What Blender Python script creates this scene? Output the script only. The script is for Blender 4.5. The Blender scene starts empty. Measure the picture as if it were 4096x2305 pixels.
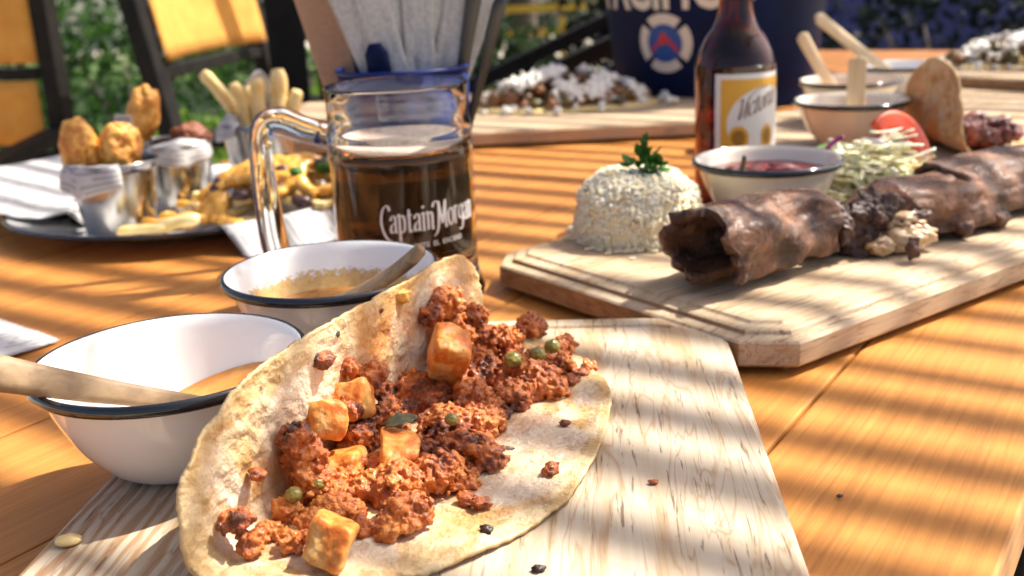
import bpy, bmesh, math, random
import numpy as np
from mathutils import Vector, Matrix, Euler, noise

random.seed(7); RNG = np.random.default_rng(7)
R = math.radians
T = 0.75                                   # table-top height above the ground
scene = bpy.context.scene
col = scene.collection

# ------------------------------------------------------------------ camera, sky, sun, exposure
cam_d = bpy.data.cameras.new('camera'); cam = bpy.data.objects.new('camera', cam_d); col.objects.link(cam)
cam_d.sensor_width = 36; cam_d.lens = 37.73; cam_d.clip_start = 0.01; cam_d.clip_end = 500
_p, _r = R(16.9), R(2.8)
_f = Vector((0, math.cos(_p), -math.sin(_p))); _x = Vector((1, 0, 0)); _u = _x.cross(_f)
_rt = math.cos(_r)*_x - math.sin(_r)*_u; _up = math.cos(_r)*_u + math.sin(_r)*_x
cam.matrix_world = Matrix(((_rt.x, _up.x, -_f.x, 0), (_rt.y, _up.y, -_f.y, 0), (_rt.z, _up.z, -_f.z, T+0.25), (0, 0, 0, 1)))
cam_d.dof.use_dof = True; cam_d.dof.focus_distance = 0.50; cam_d.dof.aperture_fstop = 9.5
scene.camera = cam

SUN_AZ, SUN_EL = R(66), R(54)
S = Vector((math.sin(SUN_AZ)*math.cos(SUN_EL), math.cos(SUN_AZ)*math.cos(SUN_EL), math.sin(SUN_EL)))
world = bpy.data.worlds.new('World'); scene.world = world; world.use_nodes = True
wn = world.node_tree; wn.nodes.clear()
sky = wn.nodes.new('ShaderNodeTexSky'); sky.sky_type = 'NISHITA'; sky.sun_disc = False
sky.air_density = 0.6; sky.dust_density = 5.0; sky.ozone_density = 0.3; sky.sun_elevation = SUN_EL; sky.sun_rotation = SUN_AZ
bg = wn.nodes.new('ShaderNodeBackground'); bg.inputs['Strength'].default_value = 0.12
wo = wn.nodes.new('ShaderNodeOutputWorld')
wn.links.new(sky.outputs[0], bg.inputs['Color']); wn.links.new(bg.outputs[0], wo.inputs['Surface'])
sun_d = bpy.data.lights.new('sun', 'SUN'); sun_d.energy = 5.0; sun_d.angle = R(0.53); sun_d.color = (1, 0.94, 0.84)
sun = bpy.data.objects.new('sun', sun_d); col.objects.link(sun)
sun.rotation_euler = S.to_track_quat('Z', 'Y').to_euler(); sun.location = (3, 2, 6)

vs = scene.view_settings; vs.view_transform = 'Standard'; vs.look = 'None'; vs.gamma = 1; vs.exposure = 1.05
try: vs.use_curve_mapping = False
except Exception: pass
cy = scene.cycles
cy.use_denoising = True; cy.use_adaptive_sampling = True; cy.adaptive_threshold = .03; cy.use_fast_gi = False; cy.max_bounces = 10; cy.transmission_bounces = 10; cy.transparent_max_bounces = 12
cy.diffuse_bounces = 4; cy.glossy_bounces = 5; cy.sample_clamp_indirect = 6.0; cy.caustics_refractive = True; cy.blur_glossy = 0.6

# ------------------------------------------------------------------ mesh helpers
class G:
    """collects vertices and faces for one mesh"""
    def __init__(s): s.v = []; s.f = []
    def add(s, v, f):
        b = len(s.v); s.v.extend([tuple(p) for p in v]); s.f.extend([tuple(b+i for i in q) for q in f]); return s
    def build(s, name, mat, parent=None, loc=None, rot=None, smooth=True):
        me = bpy.data.meshes.new(name); me.from_pydata(s.v, [], s.f); me.update()
        return put(name, me, mat, parent, loc, rot, smooth)
def put(name, me, mat, parent=None, loc=None, rot=None, smooth=True):
    if smooth: me.polygons.foreach_set('use_smooth', np.ones(len(me.polygons), bool))
    if mat is not None and not me.materials: me.materials.append(mat)
    o = bpy.data.objects.new(name, me); col.objects.link(o)
    if parent: o.parent = parent
    if loc is not None: o.location = loc
    if rot is not None: o.rotation_euler = rot
    return o
def tri_mesh(name, V, F, mat, parent=None, loc=None, rot=None, smooth=True):
    me = bpy.data.meshes.new(name); V = np.asarray(V, np.float32); F = np.asarray(F, np.int32); k = F.shape[1]
    me.vertices.add(len(V)); me.vertices.foreach_set('co', V.ravel())
    me.loops.add(F.size); me.loops.foreach_set('vertex_index', F.ravel())
    me.polygons.add(len(F)); me.polygons.foreach_set('loop_start', np.arange(0, F.size, k, dtype=np.int32))
    me.polygons.foreach_set('loop_total', np.full(len(F), k, np.int32)); me.update(calc_edges=True); me.validate()
    return put(name, me, mat, parent, loc, rot, smooth)
def empty(name, loc, rz=0):
    o = bpy.data.objects.new(name, None); col.objects.link(o); o.location = loc; o.rotation_euler = (0, 0, rz); o.empty_display_size = .02
    return o
def tag(o, label=None, cat=None, group=None, kind=None):
    if label: o['label'] = label
    if cat: o['category'] = cat
    if group: o['group'] = group
    if kind: o['kind'] = kind
    return o
def copy_tree(o, parent=None):
    c = o.copy(); col.objects.link(c); c.parent = parent
    for ch in list(o.children): copy_tree(ch, c)
    return c
def W(x, y, z=0): return (x, y, T+z)

def lathe(prof, n=64, ends=(False, False), sx=1, sy=1):
    v = []; f = []
    for r, z in prof:
        for i in range(n):
            a = 2*math.pi*i/n; v.append((r*math.cos(a)*sx, r*math.sin(a)*sy, z))
    for j in range(len(prof)-1):
        for i in range(n):
            k = (i+1) % n; f.append((j*n+i, j*n+k, (j+1)*n+k, (j+1)*n+i))
    if ends[0]: f.append(tuple(range(n-1, -1, -1)))
    if ends[1]: b = (len(prof)-1)*n; f.append(tuple(range(b, b+n)))
    return v, f
def smoothline(pts, n):
    """Catmull-Rom through pts, n samples"""
    P = np.array(pts, float); m = len(P); out = []
    for t in np.linspace(0, m-1, n):
        i = min(int(t), m-2); u = t-i
        p0, p1, p2, p3 = P[max(i-1, 0)], P[i], P[i+1], P[min(i+2, m-1)]
        out.append(.5*((2*p1)+(-p0+p2)*u+(2*p0-5*p1+4*p2-p3)*u*u+(-p0+3*p1-3*p2+p3)*u**3))
    return np.array(out)
def closedline(pts, n):
    P = np.array(pts, float); m = len(P); out = []
    for t in np.arange(n)*m/n:
        i = int(t); u = t-i
        p0, p1, p2, p3 = P[(i-1) % m], P[i % m], P[(i+1) % m], P[(i+2) % m]
        out.append(.5*((2*p1)+(-p0+p2)*u+(2*p0-5*p1+4*p2-p3)*u*u+(-p0+3*p1-3*p2+p3)*u**3))
    return np.array(out)
def tube(pts, rad, n=12, caps=True, flat=1.0):
    pts = [Vector(p) for p in pts]; m = len(pts); v = []; f = []
    if not hasattr(rad, '__len__'): rad = [rad]*m
    t0 = (pts[1]-pts[0]).normalized(); ref = Vector((0, 0, 1)) if abs(t0.z) < .9 else Vector((0, 1, 0))
    side = t0.cross(ref).normalized()
    for i, p in enumerate(pts):
        t = (pts[min(i+1, m-1)]-pts[max(i-1, 0)]).normalized()
        side = (side-t*side.dot(t)).normalized(); b = t.cross(side)
        for k in range(n):
            a = 2*math.pi*k/n; v.append(p+side*math.cos(a)*rad[i]+b*math.sin(a)*rad[i]*flat)
    for i in range(m-1):
        for k in range(n):
            q = (k+1) % n; f.append((i*n+k, i*n+q, (i+1)*n+q, (i+1)*n+k))
    if caps: f.append(tuple(range(n-1, -1, -1))); f.append(tuple(range((m-1)*n, m*n)))
    return v, f
def boxm(sx, sy, sz, bev=0.0, seg=2, c=(0, 0, 0)):
    bm = bmesh.new(); bmesh.ops.create_cube(bm, size=1, matrix=Matrix.Translation(c) @ Matrix.Diagonal((sx, sy, sz, 1)))
    if bev: bmesh.ops.bevel(bm, geom=bm.edges[:], offset=bev, segments=seg, affect='EDGES', profile=.6)
    v = [tuple(p.co) for p in bm.verts]; bm.verts.index_update(); f = [tuple(q.index for q in p.verts) for p in bm.faces]; bm.free()
    return v, f
def bar(a, b, w, h=None, bev=.003):
    """square bar from a to b"""
    a, b = Vector(a), Vector(b); d = b-a; h = h or w
    v, f = boxm(d.length, w, h, bev)
    q = d.to_track_quat('X', 'Z').to_matrix(); mid = (a+b)/2
    return [q @ Vector(p)+mid for p in v], f
def gridm(fn, nu, nv):
    v = [fn(i/(nu-1), j/(nv-1)) for i in range(nu) for j in range(nv)]
    f = [(i*nv+j, (i+1)*nv+j, (i+1)*nv+j+1, i*nv+j+1) for i in range(nu-1) for j in range(nv-1)]
    return v, f
_ico = {}
def ico(sub):
    if sub not in _ico:
        bm = bmesh.new(); bmesh.ops.create_icosphere(bm, subdivisions=sub, radius=1)
        bm.verts.index_update()
        _ico[sub] = (np.array([v.co[:] for v in bm.verts]), np.array([[q.index for q in f.verts] for f in bm.faces])); bm.free()
    return _ico[sub]
def lump(sub, amp, freq, seed, oct=3):
    V, F = ico(sub); out = []
    for p in V:
        q = Vector(p)*freq+Vector((seed*7.3, seed*3.1, seed*5.7)); d = 0; a = amp
        for k in range(oct): d += a*noise.noise(q); q = q*2.1; a *= .55
        out.append(p*(1+d))
    return np.array(out), F
def rotmats(n, rng):
    q = rng.normal(size=(n, 4)); q /= np.linalg.norm(q, axis=1)[:, None]; w, x, y, z = q.T
    return np.stack([np.stack([1-2*(y*y+z*z), 2*(x*y-z*w), 2*(x*z+y*w)], 1), np.stack([2*(x*y+z*w), 1-2*(x*x+z*z), 2*(y*z-x*w)], 1),
                     np.stack([2*(x*z-y*w), 2*(y*z+x*w), 1-2*(x*x+y*y)], 1)], 1)
def scatter(protos, pos, scl, rot=None, rng=RNG):
    """joins transformed copies of small prototypes -> V, F"""
    pos = np.asarray(pos, float); n = len(pos); scl = np.asarray(scl, float)
    if scl.ndim == 1: scl = np.repeat(scl[:, None], 3, 1)
    if rot is None: rot = rotmats(n, rng)
    Vs = []; Fs = []; b = 0
    pick = rng.integers(0, len(protos), n)
    for k, (pv, pf) in enumerate(protos):
        ids = np.where(pick == k)[0]
        if not len(ids): continue
        V = np.einsum('nij,nvj->nvi', rot[ids], pv[None]*scl[ids][:, None, :])+pos[ids][:, None, :]
        F = pf[None]+(np.arange(len(ids))*len(pv))[:, None, None]
        Vs.append(V.reshape(-1, 3)); Fs.append(F.reshape(-1, pf.shape[1])+b); b += V.shape[0]*V.shape[1]
    return np.concatenate(Vs), np.concatenate(Fs)
def fbm(p, oct=4):
    return noise.fractal(Vector(p), 1.0, 2.0, oct)
def solidify(o, t, offset=-1):
    m = o.modifiers.new('thickness', 'SOLIDIFY'); m.thickness = t; m.offset = offset; return o
def subsurf(o, n=1):
    m = o.modifiers.new('smooth', 'SUBSURF'); m.levels = n; m.render_levels = n; return o

# ------------------------------------------------------------------ material helpers
def P(name, color=(.5, .5, .5), rough=.5, **kw):
    m = bpy.data.materials.new(name); m.use_nodes = True; nt = m.node_tree; b = nt.nodes['Principled BSDF']
    b.inputs['Base Color'].default_value = (*color, 1); b.inputs['Roughness'].default_value = rough
    for k, v in kw.items():
        key = {'metal': 'Metallic', 'trans': 'Transmission Weight', 'ior': 'IOR', 'coat': 'Coat Weight', 'coatr': 'Coat Roughness', 'sss': 'Subsurface Weight',
               'spec': 'Specular IOR Level', 'sheen': 'Sheen Weight', 'alpha': 'Alpha'}[k]
        b.inputs[key].default_value = v
    if 'sss' in kw: b.inputs['Subsurface Radius'].default_value = (1, .5, .3); b.inputs['Subsurface Scale'].default_value = .004
    return m, nt, b
def coords(nt, scale=(1, 1, 1), rot=(0, 0, 0), kind='Object', seed=False):
    t = nt.nodes.new('ShaderNodeTexCoord'); mp = nt.nodes.new('ShaderNodeMapping')
    mp.inputs['Scale'].default_value = scale; mp.inputs['Rotation'].default_value = rot
    src = t.outputs[kind]
    if seed:
        oi = nt.nodes.new('ShaderNodeObjectInfo'); mu = nt.nodes.new('ShaderNodeVectorMath'); mu.operation = 'MULTIPLY_ADD'
        cx = nt.nodes.new('ShaderNodeCombineXYZ')
        for i in range(3): nt.links.new(oi.outputs['Random'], cx.inputs[i])
        nt.links.new(cx.outputs[0], mu.inputs[0]); mu.inputs[1].default_value = (13, 17, 11); nt.links.new(src, mu.inputs[2]); src = mu.outputs[0]
    nt.links.new(src, mp.inputs['Vector']); return mp.outputs[0]
def nz(nt, vec, scale, detail=4, rough=.55, dist=0, kind='Noise'):
    n = nt.nodes.new('ShaderNodeTex'+kind); n.inputs['Scale'].default_value = scale
    if kind == 'Noise':
        n.inputs['Detail'].default_value = detail; n.inputs['Roughness'].default_value = rough; n.inputs['Distortion'].default_value = dist
    if kind == 'Wave':
        n.inputs['Distortion'].default_value = dist; n.inputs['Detail'].default_value = detail; n.inputs['Detail Scale'].default_value = 1.2
    nt.links.new(vec, n.inputs['Vector'])
    return n.outputs['Fac'] if kind in ('Noise', 'Wave') else n.outputs['Distance']
def ramp(nt, fac, *stops):
    r = nt.nodes.new('ShaderNodeValToRGB'); e = r.color_ramp.elements
    while len(e) < len(stops): e.new(.5)
    for i, (p, c) in enumerate(stops):
        e[i].position = p; e[i].color = (*c, 1) if hasattr(c, '__len__') else (c, c, c, 1)
    nt.links.new(fac, r.inputs[0]); return r.outputs[0]
def mix(nt, fac, a, b, blend='MIX'):
    m = nt.nodes.new('ShaderNodeMix'); m.data_type = 'RGBA'; m.blend_type = blend
    for s, i in ((fac, 0), (a, 6), (b, 7)):
        if isinstance(s, bpy.types.NodeSocket): nt.links.new(s, m.inputs[i])
        elif hasattr(s, '__len__'): m.inputs[i].default_value = (*s, 1)
        else: m.inputs[i].default_value = s
    return m.outputs[2]
def mth(nt, op, a, b=0.0):
    m = nt.nodes.new('ShaderNodeMath'); m.operation = op
    for i, s in enumerate((a, b)):
        if isinstance(s, bpy.types.NodeSocket): nt.links.new(s, m.inputs[i])
        else: m.inputs[i].default_value = s
    return m.outputs[0]
def setc(nt, b, sock, key='Base Color'): nt.links.new(sock, b.inputs[key])
def bump(nt, b, h, strength=.3, dist=.002):
    n = nt.nodes.new('ShaderNodeBump'); n.inputs['Strength'].default_value = strength; n.inputs['Distance'].default_value = dist
    nt.links.new(h, n.inputs['Height']); nt.links.new(n.outputs[0], b.inputs['Normal'])
def attr(nt, name):
    a = nt.nodes.new('ShaderNodeAttribute'); a.attribute_name = name; return a.outputs['Fac']
def island(nt):
    g = nt.nodes.new('ShaderNodeNewGeometry'); return g.outputs['Random Per Island']
def orand(nt):
    g = nt.nodes.new('ShaderNodeObjectInfo'); return g.outputs['Random']

M = {}
# varnished orange table planks, grain along local X
m, nt, b = P('varnished_plank', rough=.45, spec=.25, coat=.06, coatr=.25)
v = coords(nt, (1, 14, 14), seed=True); g1 = nz(nt, v, 2.2, 6, .6, 1.4); v2 = coords(nt, (6, 190, 190), seed=True); g2 = nz(nt, v2, 1.6, 5, .7, .3)
v3 = coords(nt, (1.2, 5, 5), seed=True); g3 = nz(nt, v3, 3, 3)
c = ramp(nt, g1, (.25, (.36, .13, .026)), (.5, (.53, .215, .046)), (.75, (.63, .30, .08)))
c = mix(nt, mth(nt, 'MULTIPLY', ramp(nt, g2, (.42, 0), (.64, 1)), .8), c, (.27, .085, .016))
c = mix(nt, mth(nt, 'MULTIPLY', ramp(nt, g3, (.35, 0), (.7, 1)), .35), c, (.58, .26, .07))
c = mix(nt, .35, c, mix(nt, orand(nt), (.48, .18, .036), (.62, .28, .07)))
setc(nt, b, c); setc(nt, b, ramp(nt, g2, (.3, .38), (.8, .55)), 'Roughness'); bump(nt, b, g2, .18, .0006); M['plank'] = m
# pale board wood, grain along local Y; dark pore streaks; warm growth bands on one side
def board_mat(name, pale, warm, brown, bandx=None):
    m, nt, b = P(name, rough=.6, spec=.25)
    v = coords(nt, (26, 1.7, 26), seed=True); g = nz(nt, v, 1.5, 5, .55, 1.8)
    vp = coords(nt, (420, 24, 420), seed=True); por = nz(nt, vp, 1, 4, .65, .6)
    vb = coords(nt, (9, 3.5, 9), seed=True); blo = nz(nt, vb, 2, 3)
    vg = coords(nt, (300, 9, 300), seed=True); fine = nz(nt, vg, 1, 4, .6)
    c = ramp(nt, g, (.3, warm), (.5, pale), (.75, tuple(min(1, x*1.06) for x in pale)))
    if bandx is not None:
        vw = coords(nt, (1, .16, 1), rot=(0, 0, R(4))); w = nz(nt, vw, 46, 3, .5, 9, 'Wave')
        tc = nt.nodes.new('ShaderNodeTexCoord'); sp = nt.nodes.new('ShaderNodeSeparateXYZ'); nt.links.new(tc.outputs['Object'], sp.inputs[0])
        msk = ramp(nt, mth(nt, 'SUBTRACT', sp.outputs[0], bandx), (0, .8), (.05, 0))
        band = ramp(nt, w, (.35, pale), (.6, warm), (.85, brown))
        c = mix(nt, mth(nt, 'MULTIPLY', msk, .85), c, band)
    c = mix(nt, mth(nt, 'MULTIPLY', ramp(nt, fine, (.45, 0), (.75, 1)), .35), c, warm)
    c = mix(nt, mth(nt, 'MULTIPLY', ramp(nt, blo, (.5, 0), (.75, 1)), .3), c, warm)
    pm = mth(nt, 'MULTIPLY', ramp(nt, por, (.585, 0), (.64, 1)), ramp(nt, blo, (.36, .25), (.5, 1)))
    vf = coords(nt, (14, 2.2, 14), seed=True); fig = nz(nt, vf, 2.2, 2, .5, 3.0); c = mix(nt, mth(nt, 'MULTIPLY', ramp(nt, fig, (.47, 0), (.5, 1), (.53, 0)), .5), c, brown); kn = nz(nt, coords(nt, (60, 4, 60), seed=True), 1.3, 3, .6, .8); c = mix(nt, mth(nt, 'MULTIPLY', ramp(nt, kn, (.52, 0), (.66, 1)), .45), c, warm)
    c = mix(nt, mth(nt, 'MULTIPLY', pm, .72), c, (.10, .055, .035))
    setc(nt, b, c); bump(nt, b, mix(nt, pm, fine, (0, 0, 0)), .25, .0008); return m
M['board_near'] = board_mat('pale_pine', (.53, .445, .335), (.43, .30, .17), (.32, .15, .055), -.055)
M['board'] = board_mat('light_pine', (.52, .405, .275), (.42, .28, .15), (.3, .14, .05))
# end-grain brown for the board ends, darkened to hold the shade on them
def simple_noise(name, c1, c2, scale, rough=.6, bs=.3, bd=.001, detail=5, vscale=(1, 1, 1), lo=.35, hi=.65, **kw):
    m, nt, b = P(name, rough=rough, **kw); v = coords(nt, vscale, seed=True); g = nz(nt, v, scale, detail, .6, .2)
    setc(nt, b, ramp(nt, g, (lo, c1), (hi, c2)))
    if bs: bump(nt, b, g, bs, bd)
    M[name] = m; return m, nt, b
simple_noise('board_side', (.22, .11, .045), (.36, .21, .10), 90, .6, .25, .0006, vscale=(1, .15, 2.5))
simple_noise('spoon_wood', (.19, .115, .055), (.35, .23, .12), 130, .6, .3, .0005, vscale=(.08, 1, 1))
simple_noise('stick_wood', (.62, .46, .27), (.72, .58, .38), 90, .6, .2, .0005, vscale=(1, 1, .1))
# enamel
def enamel(name, c, r=.1):
    m, nt, b = P(name, c, r, coat=.6, coatr=.04); v = coords(nt); bump(nt, b, nz(nt, v, 45, 2), .05, .001); M[name] = m
enamel('enamel_white', (.86, .85, .82)); enamel('enamel_cream', (.82, .75, .61)); enamel('enamel_black', (.012, .013, .015), .12); M['enamel_blue'] = P('enamel_blue', (.006, .020, .12), .35, spec=.2)[0]
m, nt, b = P('steel', (.40, .388, .375), .2, metal=1); v = coords(nt, (40, 40, 1)); g = nz(nt, v, 8, 3); setc(nt, b, ramp(nt, g, (.3, .14), (.7, .28)), 'Roughness'); M['steel'] = m
m, nt, b = P('cutlery_steel', (.075, .07, .066), .36, metal=1); M['cutlery'] = m
m, nt, b = P('clear_glass', (.97, .985, .98), .02, trans=1, ior=1.48); M['glass'] = m
m, nt, b = P('amber_beer', (.88, .45, .06), .0, trans=1, ior=.905); M['beer'] = m
m, nt, b = P('brown_glass', (.32, .05, .008), .03, trans=1, ior=1.5); M['brown_glass'] = m
simple_noise('beer_foam', (.46, .33, .25), (.70, .58, .48), 260, .5, .5, .001)
M['print_white'] = P('white_print', (.80, .78, .75), .45)[0]
M['print_cream'] = P('cream_print', (.70, .60, .50), .5)[0]
M['label_white'] = P('label_white', (.72, .70, .68), .4)[0]
M['label_gold'] = P('label_gold', (.68, .36, .03), .4)[0]
M['label_brown'] = P('label_brown', (.14, .035, .025), .4)[0]
M['label_ochre'] = P('label_ochre', (.30, .14, .01), .45)[0]
M['red_print'] = P('red_print', (.55, .03, .02), .5)[0]
M['blue_print'] = P('blue_print', (.01, .06, .28), .4)[0]
m, nt, b = P('navy_tin', (.008, .02, .085), .5, spec=.1); v = coords(nt); setc(nt, b, ramp(nt, nz(nt, v, 9, 3), (.3, (.003, .006, .024)), (.7, (.005, .012, .058)))); M['navy_tin'] = m
# printed paper: rows of tiny broken dark print
def printed(name, base=(.54, .525, .515), row=125, ang=0):
    m, nt, b = P(name, base, .75)
    vu = coords(nt, kind='UV', rot=(0, 0, ang)); sp = nt.nodes.new('ShaderNodeSeparateXYZ'); nt.links.new(vu, sp.inputs[0])
    y = mth(nt, 'MULTIPLY', sp.outputs[1], row); fr = mth(nt, 'FRACT', y); rows = mth(nt, 'LESS_THAN', fr, .5)
    fl = mth(nt, 'FLOOR', y); cx = nt.nodes.new('ShaderNodeCombineXYZ'); nt.links.new(mth(nt, 'MULTIPLY', sp.outputs[0], row*.35), cx.inputs[0]); nt.links.new(mth(nt, 'MULTIPLY', fl, 7.7), cx.inputs[1])
    w = nz(nt, cx.outputs[0], 1.0, 2, .6); word = mth(nt, 'GREATER_THAN', w, .46)
    ink = mth(nt, 'MULTIPLY', mth(nt, 'MULTIPLY', rows, word), .5)
    setc(nt, b, mix(nt, ink, base, (.16, .15, .16))); M[name] = m
printed('printed_paper'); printed('printed_paper_b', row=120)
simple_noise('napkin', (.40, .385, .375), (.52, .505, .495), 260, .85, .6, .0015)
simple_noise('kraft', (.42, .25, .155), (.48, .30, .19), 300, .8, .1, .0004)
# ------------------------------------------------------------------ food materials
m, nt, b = P('tortilla', rough=.6, sss=.12)
v = coords(nt); g = nz(nt, v, 55, 5, .6, .4); sp1 = nz(nt, v, 95, 3, .6); sp2 = nz(nt, v, 26, 4, .65, .6); fine = nz(nt, v, 420, 3)
c = ramp(nt, g, (.36, (.40, .23, .08)), (.46, (.55, .38, .18)), (.60, (.65, .51, .31)))
c = mix(nt, mth(nt, 'MULTIPLY', ramp(nt, sp2, (.50, 0), (.58, 1)), .75), c, (.42, .20, .05))
c = mix(nt, mth(nt, 'MULTIPLY', ramp(nt, sp1, (.63, 0), (.68, 1)), .75), c, (.22, .085, .025))
ch = mth(nt, 'MULTIPLY', attr(nt, 'cheese'), ramp(nt, nz(nt, v, 17, 4, .6, 1.0), (.44, 0), (.52, 1)))
c = mix(nt, mth(nt, 'MULTIPLY', ch, .72), c, (.70, .62, .50))
gr = mth(nt, 'MULTIPLY', attr(nt, 'grease'), ramp(nt, nz(nt, v, 33, 5, .65, .8), (.40, 0), (.56, 1)))
c = mix(nt, mth(nt, 'MULTIPLY', gr, .85), c, (.60, .22, .045))
c = mix(nt, mth(nt, 'MULTIPLY', attr(nt, 'toast'), .4), c, (.60, .42, .18)); dots = nz(nt, v, 700, 2); c = mix(nt, mth(nt, 'MULTIPLY', ramp(nt, dots, (.66, 0), (.72, 1)), ramp(nt, sp2, (.4, 0), (.6, .7))), c, (.20, .09, .03))
setc(nt, b, c); setc(nt, b, mth(nt, 'SUBTRACT', .62, mth(nt, 'MULTIPLY', ch, .3)), 'Roughness'); 
bump(nt, b, mth(nt, 'ADD', mth(nt, 'MULTIPLY', g, 1.0), mth(nt, 'ADD', mth(nt, 'MULTIPLY', fine, .3), mth(nt, 'MULTIPLY', nz(nt, v, 150, 3), .9))), .95, .0024); M['tortilla'] = m
def crumb_mat(name, stops, rough=.38, fs=700, bd=.0012, coat=.3, sss=0):
    m, nt, b = P(name, rough=rough, coat=coat, coatr=.25, sss=sss); v = coords(nt); i = island(nt); f = nz(nt, v, fs, 4, .65); big = nz(nt, v, 42, 2)
    k = mth(nt, 'ADD', mth(nt, 'MULTIPLY', i, .45), mth(nt, 'ADD', mth(nt, 'MULTIPLY', big, .45), mth(nt, 'MULTIPLY', f, .22)))
    setc(nt, b, ramp(nt, k, *stops)); bump(nt, b, f, .6, bd); b.inputs['Specular IOR Level'].default_value = .15 if coat == 0 else .5; M[name] = m
m, nt, b = P('ground_meat', rough=.42, spec=.5, coat=.18, coatr=.12); v = coords(nt); n1 = nz(nt, v, 38, 4, .6, .3); n2 = nz(nt, v, 260, 4, .65); n3 = nz(nt, v, 900, 3)
k = mth(nt, 'ADD', mth(nt, 'MULTIPLY', mth(nt, 'SUBTRACT', n1, .135), .86), mth(nt, 'ADD', mth(nt, 'MULTIPLY', n2, .32), mth(nt, 'MULTIPLY', n3, .1)))
setc(nt, b, ramp(nt, k, (.37, (.032, .008, .004)), (.435, (.16, .036, .008)), (.50, (.37, .082, .013)), (.58, (.57, .155, .022)), (.70, (.68, .25, .045))))
bump(nt, b, mth(nt, 'ADD', n3, n2), .7, .0014); M['ground_meat'] = m
crumb_mat('dark_red_meat', ((.25, (.04, .008, .008)), (.5, (.13, .022, .016)), (.8, (.26, .05, .03))), .35)
crumb_mat('grey_steak', ((.25, (.035, .016, .012)), (.5, (.11, .05, .034)), (.72, (.20, .10, .066)), (.9, (.34, .20, .13))), .5, 320, .0012, .03)
crumb_mat('rice', ((.22, (.84, .65, .36)), (.4, (.92, .79, .54)), (.8, (.94, .87, .70))), .5, 900, .0003, 0, .35)
crumb_mat('white_cheese', ((.25, (.72, .66, .55)), (.6, (.84, .80, .72)), (.9, (.88, .86, .80))), .55, 500, .0004, 0)
crumb_mat('lettuce', ((.25, (.86, .74, .26)), (.45, (.93, .86, .50)), (.7, (.95, .93, .76))), .5, 300, .0004, 0, .35)
crumb_mat('topping', ((.25, (.06, .05, .012)), (.45, (.13, .10, .025)), (.65, (.24, .09, .035)), (.85, (.34, .15, .05))), .5, 300, .0005, .1)
# the steak: browned outside with charred and reddish patches
m, nt, b = P('roast_steak', rough=.5, spec=.22, coat=.03, coatr=.12); v = coords(nt); a1 = nz(nt, v, 38, 5, .62, .5); a2 = nz(nt, v, 130, 4, .6); a3 = nz(nt, coords(nt, (1, 1, 1)), 17, 3); fi = nz(nt, coords(nt, (260, 900, 900)), 1, 3)
c = ramp(nt, a1, (.36, (.038, .020, .014)), (.45, (.088, .044, .028)), (.54, (.15, .075, .046)), (.66, (.29, .155, .095)))
c = mix(nt, mth(nt, 'MULTIPLY', ramp(nt, a3, (.5, 0), (.66, 1)), .4), c, (.24, .085, .03)); c = mix(nt, mth(nt, 'MULTIPLY', ramp(nt, a2, (.58, 0), (.68, 1)), .6), c, (.36, .22, .15))
c = mix(nt, attr(nt, 'inner'), c, mix(nt, a1, (.20, .10, .06), (.36, .22, .15)))
ch2 = nz(nt, v, 24, 4, .6, .7); c = mix(nt, mth(nt, 'MULTIPLY', ramp(nt, ch2, (.47, 0), (.60, 1)), .6), c, mix(nt, a2, (.022, .016, .017), (.075, .052, .05))); setc(nt, b, ramp(nt, nz(nt, v, 75, 3), (.42, .55), (.6, .22)), 'Roughness')
setc(nt, b, c); bump(nt, b, mth(nt, 'ADD', mth(nt, 'ADD', a2, mth(nt, 'MULTIPLY', a1, 1.5)), mth(nt, 'MULTIPLY', nz(nt, v, 420, 4, .7), .5)), .55, .0018); M['steak'] = m
simple_noise('fat', (.50, .28, .10), (.62, .48, .30), 120, .35, .4, .001, coat=.4, coatr=.2, sss=.2)
m, nt, b = P('potato', rough=.5, sss=.15, spec=.4); v = coords(nt); g = nz(nt, v, 75, 4, .6, .5); g2 = nz(nt, v, 300, 3); g3 = nz(nt, v, 190, 4, .6)
c = ramp(nt, g, (.40, (.54, .13, .016)), (.50, (.64, .25, .045)), (.62, (.68, .39, .13))); c = mix(nt, mth(nt, 'MULTIPLY', ramp(nt, g3, (.62, 0), (.7, 1)), .7), c, (.30, .07, .015)); setc(nt, b, c); bump(nt, b, mth(nt, 'ADD', g2, g3), .45, .0012); M['potato'] = m
m, nt, b = P('pea', (.20, .20, .035), .3, coat=.4, coatr=.15, sss=.1); v = coords(nt); setc(nt, b, ramp(nt, nz(nt, v, 160, 3), (.35, (.15, .13, .018)), (.65, (.36, .30, .06)))); M['pea'] = m
simple_noise('herb', (.015, .07, .006), (.06, .18, .02), 160, .55, .3, .0006, spec=.2)
simple_noise('dry_herb', (.03, .03, .008), (.12, .10, .03), 200, .45, .3, .0006)
simple_noise('char', (.01, .008, .007), (.05, .02, .012), 300, .5, .4, .0006)
simple_noise('orange_salsa', (.70, .22, .015), (.80, .36, .05), 60, .3, .2, .0006, coat=.15, coatr=.1)
simple_noise('brown_salsa', (.26, .095, .018), (.46, .20, .05), 180, .22, .35, .0008, coat=.5, coatr=.1)
simple_noise('red_salsa', (.03, .004, .004), (.20, .012, .012), 110, .2, .4, .001, coat=.5, coatr=.1)
simple_noise('fried', (.48, .14, .015), (.82, .44, .085), 95, .5, .9, .003)
simple_noise('fried_brown', (.14, .035, .015), (.26, .08, .03), 140, .6, .6, .0015)
simple_noise('fries', (.76, .52, .17), (.84, .68, .34), 60, .5, .3, .0008)
simple_noise('cheese_sauce', (.66, .29, .03), (.78, .42, .07), 50, .25, .2, .001, coat=.4, coatr=.1)
simple_noise('bean', (.035, .014, .014), (.09, .04, .035), 90, .4, .3, .0008)
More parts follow.
